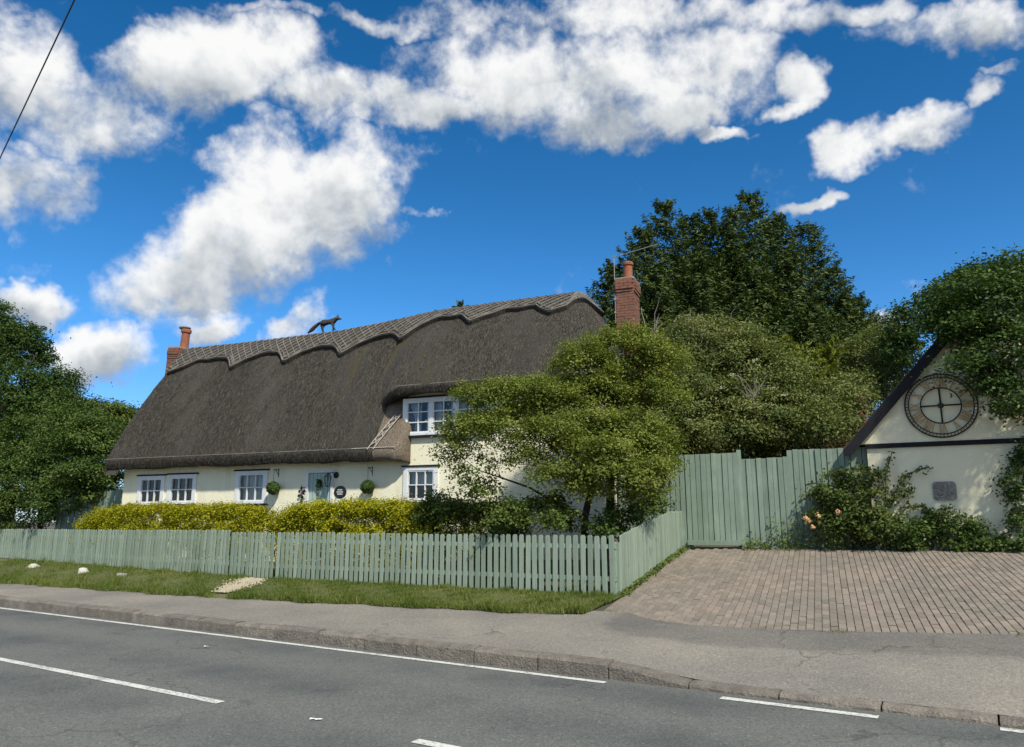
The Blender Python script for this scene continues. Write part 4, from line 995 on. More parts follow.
# ------------------------------------------------------------------ garage with clock gable
def GHW(x, y, z): return GP0+GR*x+GD*y+Vector((0, 0, z))
def gl_(px, py): q_ = onplane(px, py, GP0, GD)-GP0; return q_.dot(GR), q_.z
g0, zband = gl_(866.5, 446); zb1 = gl_(1010, 440.5)[1]; zband = (zband+zb1)/2
f0, fz0 = gl_(846, 448); f1, fz1 = gl_(925, 355)
pit = (fz1-fz0)/(f1-f0)
print('garage', g0, zband, 'pitch', math.degrees(math.atan(pit)), f0)
GW = 5.3; ga = g0+GW/2; zap = fz0+pit*(ga-f0)
go = GHW(g0, 0, 0); garage = empty('garage', (go.x, go.y, 0), GRZ); tag(garage, 'cream garage with black bargeboards and a skeleton clock in its gable', 'garage')
LA = lambda a: a-g0
roofz = lambda x: fz0+pit*(min(x, GW-x)-LA(f0))
b = MB(); b.box(0, GW, 0, .2, .3, zband-.06); b.box(0, .2, .2, 6.5, .3, roofz(0)-.15); b.box(GW-.2, GW, .2, 6.5, .3, roofz(0)-.15); b.box(.2, GW-.2, 6.3, 6.5, .3, zband)
b.build('wall', M['cream_garage'], garage)
b = MB(); zt = roofz(GW/2)-.12; x_ = (zband+.05-fz0)/pit+LA(f0)+.1
b.add([(x_, -.03, zband+.04), (GW-x_, -.03, zband+.04), (GW/2, -.03, zt), (x_, .17, zband+.04), (GW-x_, .17, zband+.04), (GW/2, .17, zt)], [(0, 1, 2), (5, 4, 3), (0, 3, 4, 1), (1, 4, 5, 2), (2, 5, 3, 0)])
b.build('gable_panel', M['cream_garage'], garage)
b = MB(); b.box(-.02, GW+.02, -.06, .1, zband-.058, zband+.035); b.build('band_board', M['black'], garage)
xe = LA(f0)-.02
for sg in (0, 1):
    b = MB(); pts = [(xe, roofz(xe)), (GW/2, roofz(GW/2)), (GW/2, roofz(GW/2)-.30), (xe+.12, roofz(xe)-.16), (xe, roofz(xe)-.12)]
    if sg: pts = [(GW-x, z) for x, z in pts]
    n_ = len(pts); b.add([(x, -.22, z) for x, z in pts]+[(x, -.18, z) for x, z in pts], [tuple(range(n_)), tuple(range(2*n_-1, n_-1, -1))]+[(i, (i+1) % n_, n_+(i+1) % n_, n_+i) for i in range(n_)])
    b.build('bargeboard', M['black'], garage)
for sg in (0, 1):
    b = MB(); f_ = (lambda x: x) if not sg else (lambda x: GW-x)
    b.add([(f_(xe), -.17, roofz(xe)-.03), (f_(GW/2), -.17, roofz(GW/2)-.03), (f_(GW/2), 6.7, roofz(GW/2)-.03), (f_(xe), 6.7, roofz(xe)-.03), (f_(xe), -.17, roofz(xe)-.13), (f_(GW/2), -.17, roofz(GW/2)-.13), (f_(GW/2), 6.7, roofz(GW/2)-.13), (f_(xe), 6.7, roofz(xe)-.13)], [(0, 1, 2, 3), (7, 6, 5, 4), (0, 4, 5, 1), (1, 5, 6, 2), (2, 6, 7, 3), (3, 7, 4, 0)])
    ro = b.build('roof', M['tile'], garage)
    tl = MB(); an = math.atan(pit); Ls = (GW/2-xe)/math.cos(an); rows_ = int(Ls/.24)
    for r_ in range(rows_):
        for c_ in range(30):
            y = -.16+c_*.225+(.11 if r_ % 2 else 0); u = r_*.24
            Mr = Matrix.Translation((xe+u*math.cos(an), y, roofz(xe)+u*math.sin(an))) @ Matrix.Rotation(-an+R(4), 4, 'Y') @ Matrix.Rotation(random.uniform(-.02, .02), 4, 'X')
            vs = [Mr @ Vector(p_) for p_ in [(-.02, .004, 0), (.26, .004, 0), (.26, .218, 0), (-.02, .218, 0), (-.02, .004, .022), (.26, .004, .022), (.26, .218, .022), (-.02, .218, .022), (-.02, .11, .04), (.26, .11, .04)]]
            if sg: vs = [Vector((GW-p_.x, p_.y, p_.z)) for p_ in vs]
            tl.add(vs, [(4, 5, 9, 8), (8, 9, 6, 7), (0, 4, 8, 7, 3), (0, 1, 5, 4), (3, 7, 6, 2)])
    tl.build('roof_tile', M['tile'], ro, kind='stuff')
# skeleton clock
ck_a, ck_z = gl_(940.5, 406); top_z = gl_(940, 373.5)[1]; CRd = abs(top_z-ck_z)*.96
co_ = GHW(ck_a, -.09, ck_z); clk = empty('skeleton_wall_clock', co_, GRZ); tag(clk, 'large round skeleton clock with roman numerals on the garage gable', 'clock')
X, Z = Vector((1, 0, 0)), Vector((0, 0, 1))
for nm, rr_, ww_ in (('outer_ring', CRd, .017), ('track_ring', CRd*.90, .012), ('inner_ring', CRd*.56, .014)):
    b = MB(); b.ring((0, 0, 0), X, Z, rr_, ww_, 72); b.build(nm, M['iron'], clk)
b = MB()
for k in range(60):
    a_ = 2*math.pi*k/60; d_ = X*math.cos(a_)+Z*math.sin(a_); b.tube([d_*CRd*.90, d_*CRd], .008 if k % 5 else .012, 4)
b.build('minute_track', M['iron'], clk, kind='stuff')
b = MB(); b.tube([(-CRd*.56, 0, 0), (CRd*.56, 0, 0)], .017, 5); b.build('cross_bar', M['iron'], clk)
b = MB(); b.tube([(0, .03, -CRd*.56), (0, .03, CRd*.56)], .017, 5); b.build('cross_bar', M['iron'], clk)
b = MB(); b.lathe([(.05, -.02), (.06, 0), (.04, .03)], 14, Matrix.Rotation(R(90), 4, 'X')); b.build('hub', M['iron'], clk)
b = MB(); b.tube([(0, .05, 0), (0, .09, 0)], .02, 6); b.build('wall_stud', M['iron'], clk)
ROM = ['XII', 'I', 'II', 'III', 'IIII', 'V', 'VI', 'VII', 'VIII', 'IX', 'X', 'XI']
r0, r1 = CRd*.59, CRd*.87
for k, s_ in enumerate(ROM):
    an = math.pi/2-2*math.pi*k/12; rd = X*math.cos(an)+Z*math.sin(an); tg = rd.cross(Vector((0, 1, 0)))*-1
    tg = Vector((math.sin(an), 0, -math.cos(an)))
    wid = {'I': .05, 'V': .10, 'X': .11}; tot_ = sum(wid[c] for c in s_); x = -tot_/2; b = MB()
    for c in s_:
        w_ = wid[c]; m0 = x+w_/2; P_ = lambda u, r_: rd*r_+tg*u
        if c == 'I': b.tube([P_(m0, r0), P_(m0, r1)], .019, 4)
        elif c == 'V': b.tube([P_(m0, r0), P_(m0-w_*.38, r1)], .014, 4); b.tube([P_(m0, r0), P_(m0+w_*.38, r1)], .010, 4)
        else: b.tube([P_(m0+w_*.38, r0), P_(m0-w_*.38, r1)], .014, 4); b.tube([P_(m0-w_*.38, r0), P_(m0+w_*.38, r1)], .010, 4)
        x += w_
    b.build('numeral', M['rust'], clk)
# flint plaque let into the wall
fa_, fz_ = gl_(944.5, 491)
M['flint'] = simple('flint_mortar', (0.33, 0.30, 0.26), (0.2, 0.18, 0.16), 14.0, 0.9, bumps=0.6, bdist=0.01, fine=40)
fp = empty('flint_plaque', GHW(fa_, 0, fz_), GRZ); tag(fp, 'rounded square flint plaque set in the cream garage wall', 'plaque')
b = MB(); w2, h2 = .21, .19; pr_ = []
for (cx_, cz_, a0_) in ((w2-.07, h2-.07, 0), (-w2+.07, h2-.07, 90), (-w2+.07, -h2+.07, 180), (w2-.07, -h2+.07, 270)):
    for k in lin(0, 90, 5): pr_.append((cx_+.07*math.cos(R(a0_+k)), cz_+.07*math.sin(R(a0_+k))))
n_ = len(pr_); b.add([(x, -.03, z) for x, z in pr_]+[(x, .02, z) for x, z in pr_], [tuple(range(n_-1, -1, -1))]+[(i, (i+1) % n_, n_+(i+1) % n_, n_+i) for i in range(n_)]); b.build('mortar_panel', M['flint'], fp)
fm = []
for i in range(34):
    x, z = random.uniform(-.17, .17), random.uniform(-.13, .13); r_ = random.uniform(.018, .036); b = MB()
    b.lathe([(r_*.6, 0), (r_, .01), (r_*.9, .022), (r_*.4, .034)], 7, Matrix.Translation((x, -.025, z)) @ Matrix.Rotation(R(90), 4, 'X') @ Matrix.Rotation(random.uniform(0, 3), 4, 'Z') @ Matrix.Scale(random.uniform(.6, 1.3), 4, (1, 0, 0))); b.build('flint', random.choice([M['stone_grey'], M['flint'], M['stone_grey']]), fp)

# ------------------------------------------------------------------ plants
def BL(px, py, Y, rx, ry=None, rd=None):
    """a lobe of a crown: its centre seen at a pixel, standing Y metres away; radii in metres from its width there"""
    c = atY(px, py, Y); k = Y/FPX*0.95; rx_ = rx*k; ry_ = (ry or rx)*k; return (np.array(c), np.array([rx_, rd if rd else (rx_+ry_)/2*1.05, ry_]))
def unit(n):
    d = rng.normal(size=(n, 3)); return d/np.linalg.norm(d, axis=1)[:, None]
def crown(blobs, dens, cr, per0, L, Wd, flat=.6, upw=.8, inner=.62, lv=.35, tint0=0.0, lf=None, droop=0.0, umb=0.0):
    """leaf clumps spread through the shells of the lobes"""
    lf = lf or Leafy()
    for c, r_ in blobs:
        area = 4*math.pi*((r_[0]*r_[1])**1.6/3+(r_[0]*r_[2])**1.6/3+(r_[1]*r_[2])**1.6/3)**(1/1.6)
        n = max(4, int(area*dens*1.75)); per = int(per0*1.75); d = unit(n); d[:, 2] = np.where(rng.uniform(size=n) < .25, np.abs(d[:, 2]), d[:, 2])
        if umb: d[:, 2] = np.where((d[:, 2] < -.15) & (rng.uniform(size=n) < umb), -d[:, 2], d[:, 2])
        cc = c + d*r_*rng.uniform(inner, 1.04, (n, 1))
        ctint = rng.uniform(0, 1, n); sz = rng.uniform(.6, 1.35, n)*cr
        idx = np.repeat(np.arange(n), per); m_ = len(idx)
        off = rng.normal(size=(m_, 3))*.55*sz[idx][:, None]*np.array([1, 1, flat])
        pts = cc[idx]+off; pts[:, 2] -= droop*np.linalg.norm(off[:, :2], axis=1)
        nr = np.array([0, 0, upw])+d[idx]*.55+rng.normal(size=(m_, 3))*.55
        var = tint0+lv*ctint[idx]+(1-lv)*rng.beta(2, 2.4, m_)
        lf.add(pts, nr, rng.uniform(.7, 1.3, m_)*L, rng.uniform(.7, 1.3, m_)*Wd, var)
    return lf
def sprays(blobs, dens, Ls, per0, L, Wd, up=.35, lf=None):
    """feathery conifer sprays pointing outwards"""
    lf = lf or Leafy()
    for c, r_ in blobs:
        area = 4*math.pi*((r_[0]*r_[1])**1.6/3+(r_[0]*r_[2])**1.6/3+(r_[1]*r_[2])**1.6/3)**(1/1.6)
        n = max(6, int(area*dens*2.1)); per = int(per0*1.7); d = unit(n); base = c+d*np.maximum(r_-Ls*.62, r_*.3)*rng.uniform(.45, 1.0, (n, 1))
        ax = d*np.array([1, 1, .55])+np.array([0, 0, up])+rng.normal(size=(n, 3))*.28; ax /= np.linalg.norm(ax, axis=1)[:, None]
        side = np.cross(ax, np.array([0, 0, 1.])+rng.normal(size=(n, 3))*.3); side /= np.maximum(np.linalg.norm(side, axis=1), 1e-6)[:, None]; nn = np.cross(side, ax)
        ln = rng.uniform(.55, 1.3, n)*Ls; ct_ = rng.uniform(0, 1, n)
        idx = np.repeat(np.arange(n), per); m_ = len(idx); u = rng.uniform(0, 1, m_); wv = rng.uniform(-1, 1, m_)*(1-u*.85)*.36
        pts = base[idx]+ax[idx]*(u*ln[idx])[:, None]+side[idx]*(wv*ln[idx])[:, None]+nn[idx]*rng.normal(0, .05, m_)[:, None]*ln[idx][:, None]
        pts[:, 2] -= (u**2)*ln[idx]*.12
        td = ax[idx]+side[idx]*(np.sign(wv)*.7)[:, None]+rng.normal(size=(m_, 3))*.25
        lf.add(pts, nn[idx]+rng.normal(size=(m_, 3))*.45, rng.uniform(.6, 1.3, m_)*L, rng.uniform(.7, 1.2, m_)*Wd, .4*ct_[idx]+.6*rng.beta(2, 2.6, m_)*(.7+.5*u), td)
    return lf
def limb(mb, p0, p1, r0, r1, n=5, wig=.12):
    p0, p1 = Vector(p0), Vector(p1); L = (p1-p0).length; pts = []
    for i in range(n):
        k = i/(n-1); w_ = math.sin(math.pi*k)*wig*L; pts.append(p0.lerp(p1, k)+Vector((random.uniform(-1, 1)*w_*.5, random.uniform(-1, 1)*w_*.5, w_*.5)))
    mb.tube(pts, [r0+(r1-r0)*i/(n-1) for i in range(n)], 6); return pts
def tree(name, label, cat, base, trunks, lf, mat, group=None, bark='bark', crown_name='crown'):
    base = Vector((base[0], base[1], hz(base[0], base[1]))); root = empty(name, base); tag(root, label, cat, group)
    b = MB()
    for (p0, p1, r0, r1, subs) in trunks:
        pts = limb(b, Vector(p0)-base, Vector(p1)-base, r0, r1, 6, .08)
        for (k, e, rr_) in subs:
            i = min(5, int(k*5)); en = limb(b, pts[i], Vector(e)-base, rr_, rr_*.3, 5, .12)
            for _ in range(3):
                j = random.randint(2, 4); limb(b, en[j], en[j]+(Vector(e)-Vector(p0)).normalized()*random.uniform(.3, .9)*rr_*18+Vector((random.uniform(-.4, .4), random.uniform(-.4, .4), random.uniform(0, .4)))*rr_*18, rr_*.3, rr_*.08, 3, .1)
    b.build('trunk', M[bark], root, smooth=True)
    lf.build(crown_name, M[mat], root); return root
def gz3(x, y, dz=-.1): return (x, y, hz(x, y)+dz)
def cen(b): return tuple(b[0])

# yellow-green tree in front of the cottage
Y = 15.2
mb_ = [BL(622, 352, Y+.3, 44, 26), BL(585, 368, Y, 34, 26), BL(658, 362, Y+.2, 30, 22), BL(650, 398, Y+.3, 38, 24), BL(600, 395, Y+.2, 34, 22), BL(520, 396, Y-.1, 46, 20), BL(482, 398, Y-.1, 28, 16),
       BL(556, 404, Y-.3, 36, 20), BL(472, 432, Y-.2, 32, 20), BL(455, 452, Y-.2, 20, 14), BL(505, 428, Y-.4, 36, 20), BL(545, 438, Y-.6, 40, 20), BL(592, 428, Y-.4, 34, 20), BL(634, 434, Y-.3, 38, 24), BL(660, 448, Y-.2, 22, 20),
       BL(525, 462, Y-.5, 24, 12), BL(565, 474, Y-.8, 38, 13), BL(612, 474, Y-.8, 50, 17), BL(645, 468, Y-.6, 34, 18), BL(600, 452, Y-1.0, 38, 14), BL(575, 490, Y-.7, 30, 10), BL(640, 490, Y-.6, 30, 9)]
mb_ += [BL(600, 412, Y+.9, 34, 24), BL(565, 395, Y+.9, 30, 20), BL(620, 445, Y+.7, 34, 20), BL(575, 445, Y+.7, 30, 20), BL(640, 375, Y+.9, 30, 20), BL(530, 415, Y+.6, 30, 16)]
mb_ = [(c_, r_*1.04) for c_, r_ in mb_]
lf = crown(mb_, 4.6, .25, 84, .060, .035, .6, .95, .66, .5, 0, None, .1, .6)
crown([BL(478, 470, Y-.1, 26, 24), BL(495, 490, Y-.1, 22, 20), BL(470, 492, Y-.1, 14, 12)], 2.2, .2, 34, .07, .045, .7, .6, .4, .3, -.3, lf)
tb = gnd(592, 528); tb = Vector((*atY(592, 528, 15.0)[:2], 0)); tb.z = hz(tb.x, tb.y)
tr1 = [(gz3(tb.x-.1, tb.y), cen(BL(590, 440, Y, 1)), .09, .05, [(.6, cen(mb_[6]), .04), (.7, cen(mb_[12]), .035), (.55, cen(BL(478, 470, Y, 1)), .035), (.8, cen(mb_[5]), .035), (.9, cen(mb_[1]), .03)]),
       (gz3(tb.x+.18, tb.y+.1), cen(BL(622, 400, Y+.1, 1)), .10, .05, [(.6, cen(mb_[13]), .04), (.75, cen(mb_[3]), .035), (.9, cen(mb_[0]), .04), (.7, cen(mb_[18]), .03)])]
tree('garden_tree', 'spreading yellow-green tree in front of the cottage\'s right half', 'tree', tb, tr1, lf, 'leaf_maple')

# big dark conifer group behind
Y = 31
cb = [BL(664, 262, Y, 36, 52), BL(660, 225, Y, 18, 22), BL(705, 262, Y+1, 34, 50), BL(752, 258, Y, 40, 56), BL(748, 218, Y, 20, 24), BL(690, 225, Y+.5, 16, 18), BL(715, 225, Y+.5, 18, 18), BL(800, 285, Y, 36, 48), BL(803, 248, Y, 16, 22),
      BL(836, 318, Y-.5, 30, 34), BL(622, 285, Y, 26, 36), BL(610, 302, Y, 22, 20), BL(700, 330, Y-1, 50, 60), BL(760, 335, Y-1.5, 56, 60), BL(815, 365, Y-1, 46, 50), BL(640, 340, Y, 40, 50), BL(852, 330, Y-.5, 18, 18), BL(770, 400, Y, 80, 50), BL(690, 400, Y, 70, 50)]
def spire(lf, top, Rm, H, nb_, per, L, Wd):
    """one leader of a conifer: whorls of boughs that shorten to a point, tips turned up"""
    top = np.array(top); h = rng.uniform(0, .85, nb_)**.95; az = rng.uniform(0, 2*math.pi, nb_)
    bl = (Rm*np.clip(h, .02, 1)**.62+.30)*rng.uniform(.62, 1.22, nb_); base = top+np.stack([np.zeros(nb_), np.zeros(nb_), -h*H], 1)
    out = np.stack([np.cos(az), np.sin(az), np.zeros(nb_)], 1); side = np.stack([-np.sin(az), np.cos(az), np.zeros(nb_)], 1)
    m_ = np.maximum((per*np.clip(bl/Rm, .45, 1.3)).astype(int), 12); idx = np.repeat(np.arange(nb_), m_); n = len(idx)
    u = rng.uniform(0, 1, n)**.62; wv = rng.uniform(-1, 1, n)*(1.02-u)**.7*.34
    rise = .10+.55*u**2-.18*np.sin(math.pi*u)
    pts = base[idx]+out[idx]*(u*bl[idx])[:, None]+side[idx]*(wv*bl[idx])[:, None]; pts[:, 2] += rise*bl[idx]*.55+rng.normal(0, .07, n)
    td = out[idx]+side[idx]*(np.sign(wv)*.8)[:, None]+np.array([0, 0, .35])+rng.normal(size=(n, 3))*.3
    nr = np.array([0, 0, 1.])+out[idx]*.3+rng.normal(size=(n, 3))*.5; ct_ = rng.uniform(0, 1, nb_)
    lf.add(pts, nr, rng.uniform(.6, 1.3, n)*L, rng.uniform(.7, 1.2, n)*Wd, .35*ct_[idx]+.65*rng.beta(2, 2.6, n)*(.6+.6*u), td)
lf = Leafy()
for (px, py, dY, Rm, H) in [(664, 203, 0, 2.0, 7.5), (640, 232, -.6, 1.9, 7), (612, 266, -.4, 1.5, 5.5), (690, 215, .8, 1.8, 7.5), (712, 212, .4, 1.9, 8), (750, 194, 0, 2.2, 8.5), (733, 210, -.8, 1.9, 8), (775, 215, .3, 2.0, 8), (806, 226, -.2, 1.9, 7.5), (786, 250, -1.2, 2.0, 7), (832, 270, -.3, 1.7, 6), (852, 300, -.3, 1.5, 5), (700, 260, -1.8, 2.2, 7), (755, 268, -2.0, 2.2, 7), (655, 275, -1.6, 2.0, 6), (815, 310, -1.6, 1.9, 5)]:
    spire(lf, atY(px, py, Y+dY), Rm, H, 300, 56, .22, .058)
cb_fill = [BL(700, 345, Y, 60, 50), BL(770, 350, Y, 60, 50), BL(640, 345, Y, 40, 45), BL(820, 375, Y, 46, 44), BL(740, 400, Y, 110, 45), BL(725, 290, Y+.6, 70, 50)]
sprays(cb_fill, 1.2, 1.25, 50, .22, .055, .42, lf)
cbase = atY(735, 500, Y); tr = [(gz3(cbase.x+dx, cbase.y), cen(BL(px, py, Y, 1)), .32, .05, []) for dx, px, py in ((-2.5, 662, 262), (-.5, 705, 270), (1.2, 750, 262), (3.2, 803, 285))]
tree('conifer', 'tall dark conifer with several tops rising behind the board gate', 'tree', cbase, tr, lf, 'leaf_conifer')

# elder thicket behind the gate
Y = 22
eb = [BL(690, 415, Y+3.5, 52, 50), BL(750, 415, Y+3.5, 52, 50), BL(800, 425, Y+3.5, 36, 40), BL(650, 425, Y+3, 34, 50), BL(700, 452, Y-.6, 40, 20), BL(745, 452, Y-.6, 40, 20), BL(785, 450, Y-.6, 34, 18), BL(650, 455, Y-.5, 30, 24), BL(830, 448, Y-.6, 24, 16), BL(720, 480, Y+.5, 60, 30, 1.0), BL(790, 480, Y+.5, 50, 30, 1.0), BL(660, 480, Y+.5, 40, 30, 1.0),
      BL(694, 348, Y, 46, 34), BL(738, 372, Y-.3, 48, 40), BL(690, 400, Y-.8, 50, 42), BL(758, 418, Y-1.2, 52, 32), BL(796, 400, Y-.8, 34, 34), BL(722, 432, Y-1.6, 46, 18), BL(655, 395, Y, 36, 46), BL(770, 375, Y, 34, 30), BL(660, 430, Y-1, 30, 30), BL(735, 350, Y+.3, 34, 28), BL(790, 430, Y-1.6, 30, 16), BL(820, 420, Y-1, 24, 26)]
lf = crown(eb, 2.6, .42, 74, .10, .045, .5, .75, .66, .6)
eb0 = atY(715, 500, Y); tr = [(gz3(eb0.x+dx, eb0.y), cen(eb[k]), .09, .03, [(.5, cen(eb[j]), .03), (.8, cen(eb[j2]), .03)]) for dx, k, j, j2 in ((-.8, 12, 14, 18), (.2, 13, 15, 21), (1.2, 16, 19, 22))]
el = tree('elder_thicket', 'grey-green flowering elder leaning over the board gate', 'shrub', eb0, tr, lf, 'leaf_elder')
fl_ = Leafy()
for (px, py) in [(735, 375), (752, 400), (770, 405), (712, 415), (690, 420), (728, 440), (742, 402), (772, 388), (801, 412), (783, 395), (700, 402), (755, 360), (740, 428), (776, 432), (721, 388), (664, 418)]:
    c = np.array(atY(px, py, Y-2.1+random.uniform(0, .5))); d = rng.normal(size=(40, 3))*np.array([.07, .07, .018]); fl_.add(c+d, np.array([0, -.4, 1.])+rng.normal(size=(40, 3))*.3, .03, .03, rng.uniform(0, 1, 40))
fl_.build('flower_heads', M['flower'], el, kind='stuff')
tw = MB()
for i in range(46):
    px = random.uniform(645, 742); p0 = atY(px, 345+random.uniform(-10, 15), Y); p1 = p0+Vector((random.uniform(-.5, .5), random.uniform(-.3, .3), random.uniform(.5, 1.15))); limb(tw, p0-eb0_ if False else p0-el.location, p1-el.location, .018, .005, 5, .14)
for (px, py) in [(755, 380), (752, 385), (660, 380)]:
    for i in range(6):
        p0 = atY(px, py+18, Y-1.9); p1 = p0+Vector((random.uniform(-.45, .45), -.1, random.uniform(.3, .8))); limb(tw, p0-el.location, p1-el.location, .014, .004, 5, .14)
tw.build('bare_twigs', M['twig'], el, kind='stuff')
# lime shrub and grey bushes to the right of it
lb = [BL(800, 366, 25, 22, 20), BL(815, 380, 25, 22, 18), BL(790, 352, 25, 8, 12), BL(826, 362, 25, 10, 14)]
lf = sprays(lb, 3.4, .8, 24, .20, .07, .6); b0 = atY(805, 500, 25)
tree('lime_shrub', 'bright lime-green shrub at the foot of the conifer', 'shrub', b0, [(gz3(b0.x, b0.y), cen(lb[0]), .08, .02, [])], lf, 'leaf_lime')
gb_ = [BL(858, 368, 26, 30, 34), BL(880, 352, 26, 24, 26), BL(845, 405, 25, 30, 34), BL(878, 395, 26, 30, 34), BL(895, 330, 27, 24, 20), BL(905, 360, 26, 24, 30)]
gb_ += [BL(832, 432, 18.6, 16, 16, .5), BL(848, 422, 18.9, 12, 12, .5), BL(858, 402, 19.6, 10, 12, .5), BL(822, 425, 19, 14, 24, .6), BL(838, 425, 20.2, 20, 22, .8), BL(845, 400, 20.6, 14, 16, .7), BL(826, 405, 21, 16, 26, .8), BL(858, 385, 21.5, 12, 12, .7)]
lf = crown(gb_, 3.0, .34, 40, .10, .05, .7, .7, .55, .4); b0 = atY(868, 500, 26)
gt_ = tree('grey_bush', 'tangled grey-green bush behind the garage roof', 'shrub', b0, [(gz3(b0.x, b0.y), cen(gb_[0]), .08, .03, [(.6, cen(gb_[3]), .03), (.8, cen(gb_[4]), .02), (.7, cen(gb_[2]), .02)])], lf, 'leaf_elder')

# broad tree at the right, hanging over the garage gable
Y = 14.6
rb = [BL(985, 305, Y, 50, 38), BL(972, 332, Y-.1, 32, 26), BL(1012, 350, Y-.2, 46, 50), BL(962, 362, Y-.3, 18, 13), BL(1000, 392, Y-.4, 26, 18), BL(985, 372, Y-.3, 32, 18), BL(1022, 285, Y+.2, 40, 30), BL(1018, 405, Y-.4, 24, 18),
      BL(1075, 330, Y+.2, 56, 70), BL(1090, 265, Y+.4, 55, 36), BL(1065, 400, Y-.2, 34, 26), BL(1120, 340, Y, 50, 60), BL(950, 312, Y+.2, 22, 20), BL(940, 322, Y+.4, 15, 13), BL(990, 272, Y+.2, 22, 16)]
lf = crown(rb, 2.5, .38, 66, .085, .05, .42, .9, .6, .5, 0, None, .2)
crown([BL(940, 290, Y+.4, 14, 14), BL(962, 282, Y+.3, 16, 12), BL(1012, 262, Y+.3, 14, 10)], 2.2, .2, 26, .09, .055, .7, .8, .3, .4, 0, lf)
rb0 = atY(1120, 480, 14.8); tr = [(gz3(rb0.x, rb0.y), cen(rb[8]), .17, .09, [(.6, cen(rb[2]), .07), (.7, cen(rb[0]), .06), (.8, cen(rb[1]), .05), (.5, cen(rb[4]), .05), (.9, cen(rb[9]), .06), (.9, cen(rb[11]), .06)])]
tree('overhanging_tree', 'dark green broadleaf tree reaching in from the right over the clock', 'tree', rb0, tr, lf, 'leaf_dark')
bb2 = [BL(912, 325, 24, 24, 22), BL(940, 308, 24, 30, 26), BL(900, 348, 24, 22, 22), BL(970, 300, 25, 40, 40), BL(1020, 290, 25, 40, 50)]
lf = crown(bb2, 3.0, .36, 38, .12, .07, .6, .8, .55, .4); b0 = atY(985, 500, 25)
tree('background_tree', 'green tree standing behind the garage roof', 'tree', b0, [(gz3(b0.x, b0.y), cen(bb2[3]), .14, .05, [(.7, cen(bb2[1]), .04), (.6, cen(bb2[0]), .04)])], lf, 'leaf_dark')

# left side
Y = 31
lt = [BL(-25, 345, Y, 42, 40), BL(5, 338, Y, 20, 26), BL(20, 352, Y, 22, 24), BL(10, 395, Y-1, 50, 34), BL(52, 388, Y-.5, 26, 24), BL(50, 412, Y-1, 34, 26), BL(-60, 400, Y, 60, 60), BL(75, 408, Y-.5, 14, 14), BL(-2, 312, Y, 10, 12), BL(28, 334, Y, 9, 8)]
lf = crown(lt, 1.9, .55, 80, .12, .06, .5, .75, .66, .5)
crown([BL(42, 345, Y, 7, 12), BL(38, 330, Y, 7, 6), BL(50, 358, Y, 5, 10), BL(41, 362, Y, 4, 8)], 5, .2, 24, .13, .06, .8, .6, .3, .3, -.2, lf)
b0 = atY(10, 500, Y); tree('ivy_clad_tree', 'dark ivy-clad tree at the left edge with a wispy top', 'tree', b0, [(gz3(b0.x, b0.y), cen(lt[3]), .28, .14, [(.9, cen(lt[1]), .1), (.9, cen(BL(42, 346, Y, 1)), .06), (.8, cen(lt[0]), .1)])], lf, 'leaf_dark')
Y = 38
lm = [BL(108, 417, Y, 26, 17), BL(86, 425, Y-1, 28, 22), BL(124, 420, Y, 14, 12), BL(115, 440, Y, 30, 24), BL(85, 412, Y, 12, 10), BL(140, 440, Y, 20, 30)]
lf = crown(lm, 2.2, .5, 40, .16, .09, .6, .8, .55, .4); b0 = atY(105, 500, Y)
tree('background_tree', 'rounded mid-green tree far behind the left gable end', 'tree', b0, [(gz3(b0.x, b0.y), cen(lm[1]), .2, .08, [(.8, cen(lm[0]), .06), (.7, cen(lm[3]), .06)])], lf, 'leaf_mid')
def fenceY(px): 
    A_, B_ = left_far, gL; d = ray(px, 522); k = d.x/d.y; f_ = B_-A_; t_ = (k*A_.y-A_.x)/(f_.x-k*f_.y)
    if t_ <= 1: return A_.y+f_.y*t_
    A_, B_ = gL, corner; f_ = B_-A_; t_ = (k*A_.y-A_.x)/(f_.x-k*f_.y); return A_.y+f_.y*t_
lbz = []
for (px, py, rx, ry, o_) in [(-10, 478, 40, 48, 2.2), (25, 480, 38, 46, 2.0), (60, 468, 36, 44, 1.8), (84, 455, 24, 36, 1.8), (98, 438, 20, 26, 3.0), (38, 440, 44, 34, 2.6), (62, 500, 34, 24, 1.3), (20, 510, 40, 20, 1.3), (82, 480, 20, 26, 1.3), (-40, 470, 50, 60, 2.2), (75, 430, 30, 24, 2.4), (28, 445, 42, 38, 5.5), (70, 470, 50, 40, 5.0), (5, 470, 50, 50, 5.0), (88, 492, 20, 26, 4.0), (108, 485, 18, 22, 4.0), (70, 500, 20, 20, 3.0)]:
    lbz.append(BL(px, py, fenceY(px)+o_, rx, ry, .95))
lf = crown(lbz, 2.4, .38, 76, .085, .05, .45, .85, .66, .5); b0 = atY(45, 515, fenceY(45)+2)
tree('laurel_bush', 'broad dark green bush hanging over the left picket fence', 'bush', b0, [(gz3(b0.x, b0.y), cen(lbz[5]), .09, .04, [(.5, cen(lbz[1]), .04), (.6, cen(lbz[3]), .04), (.6, cen(lbz[0]), .04)])], lf, 'leaf_ivy')

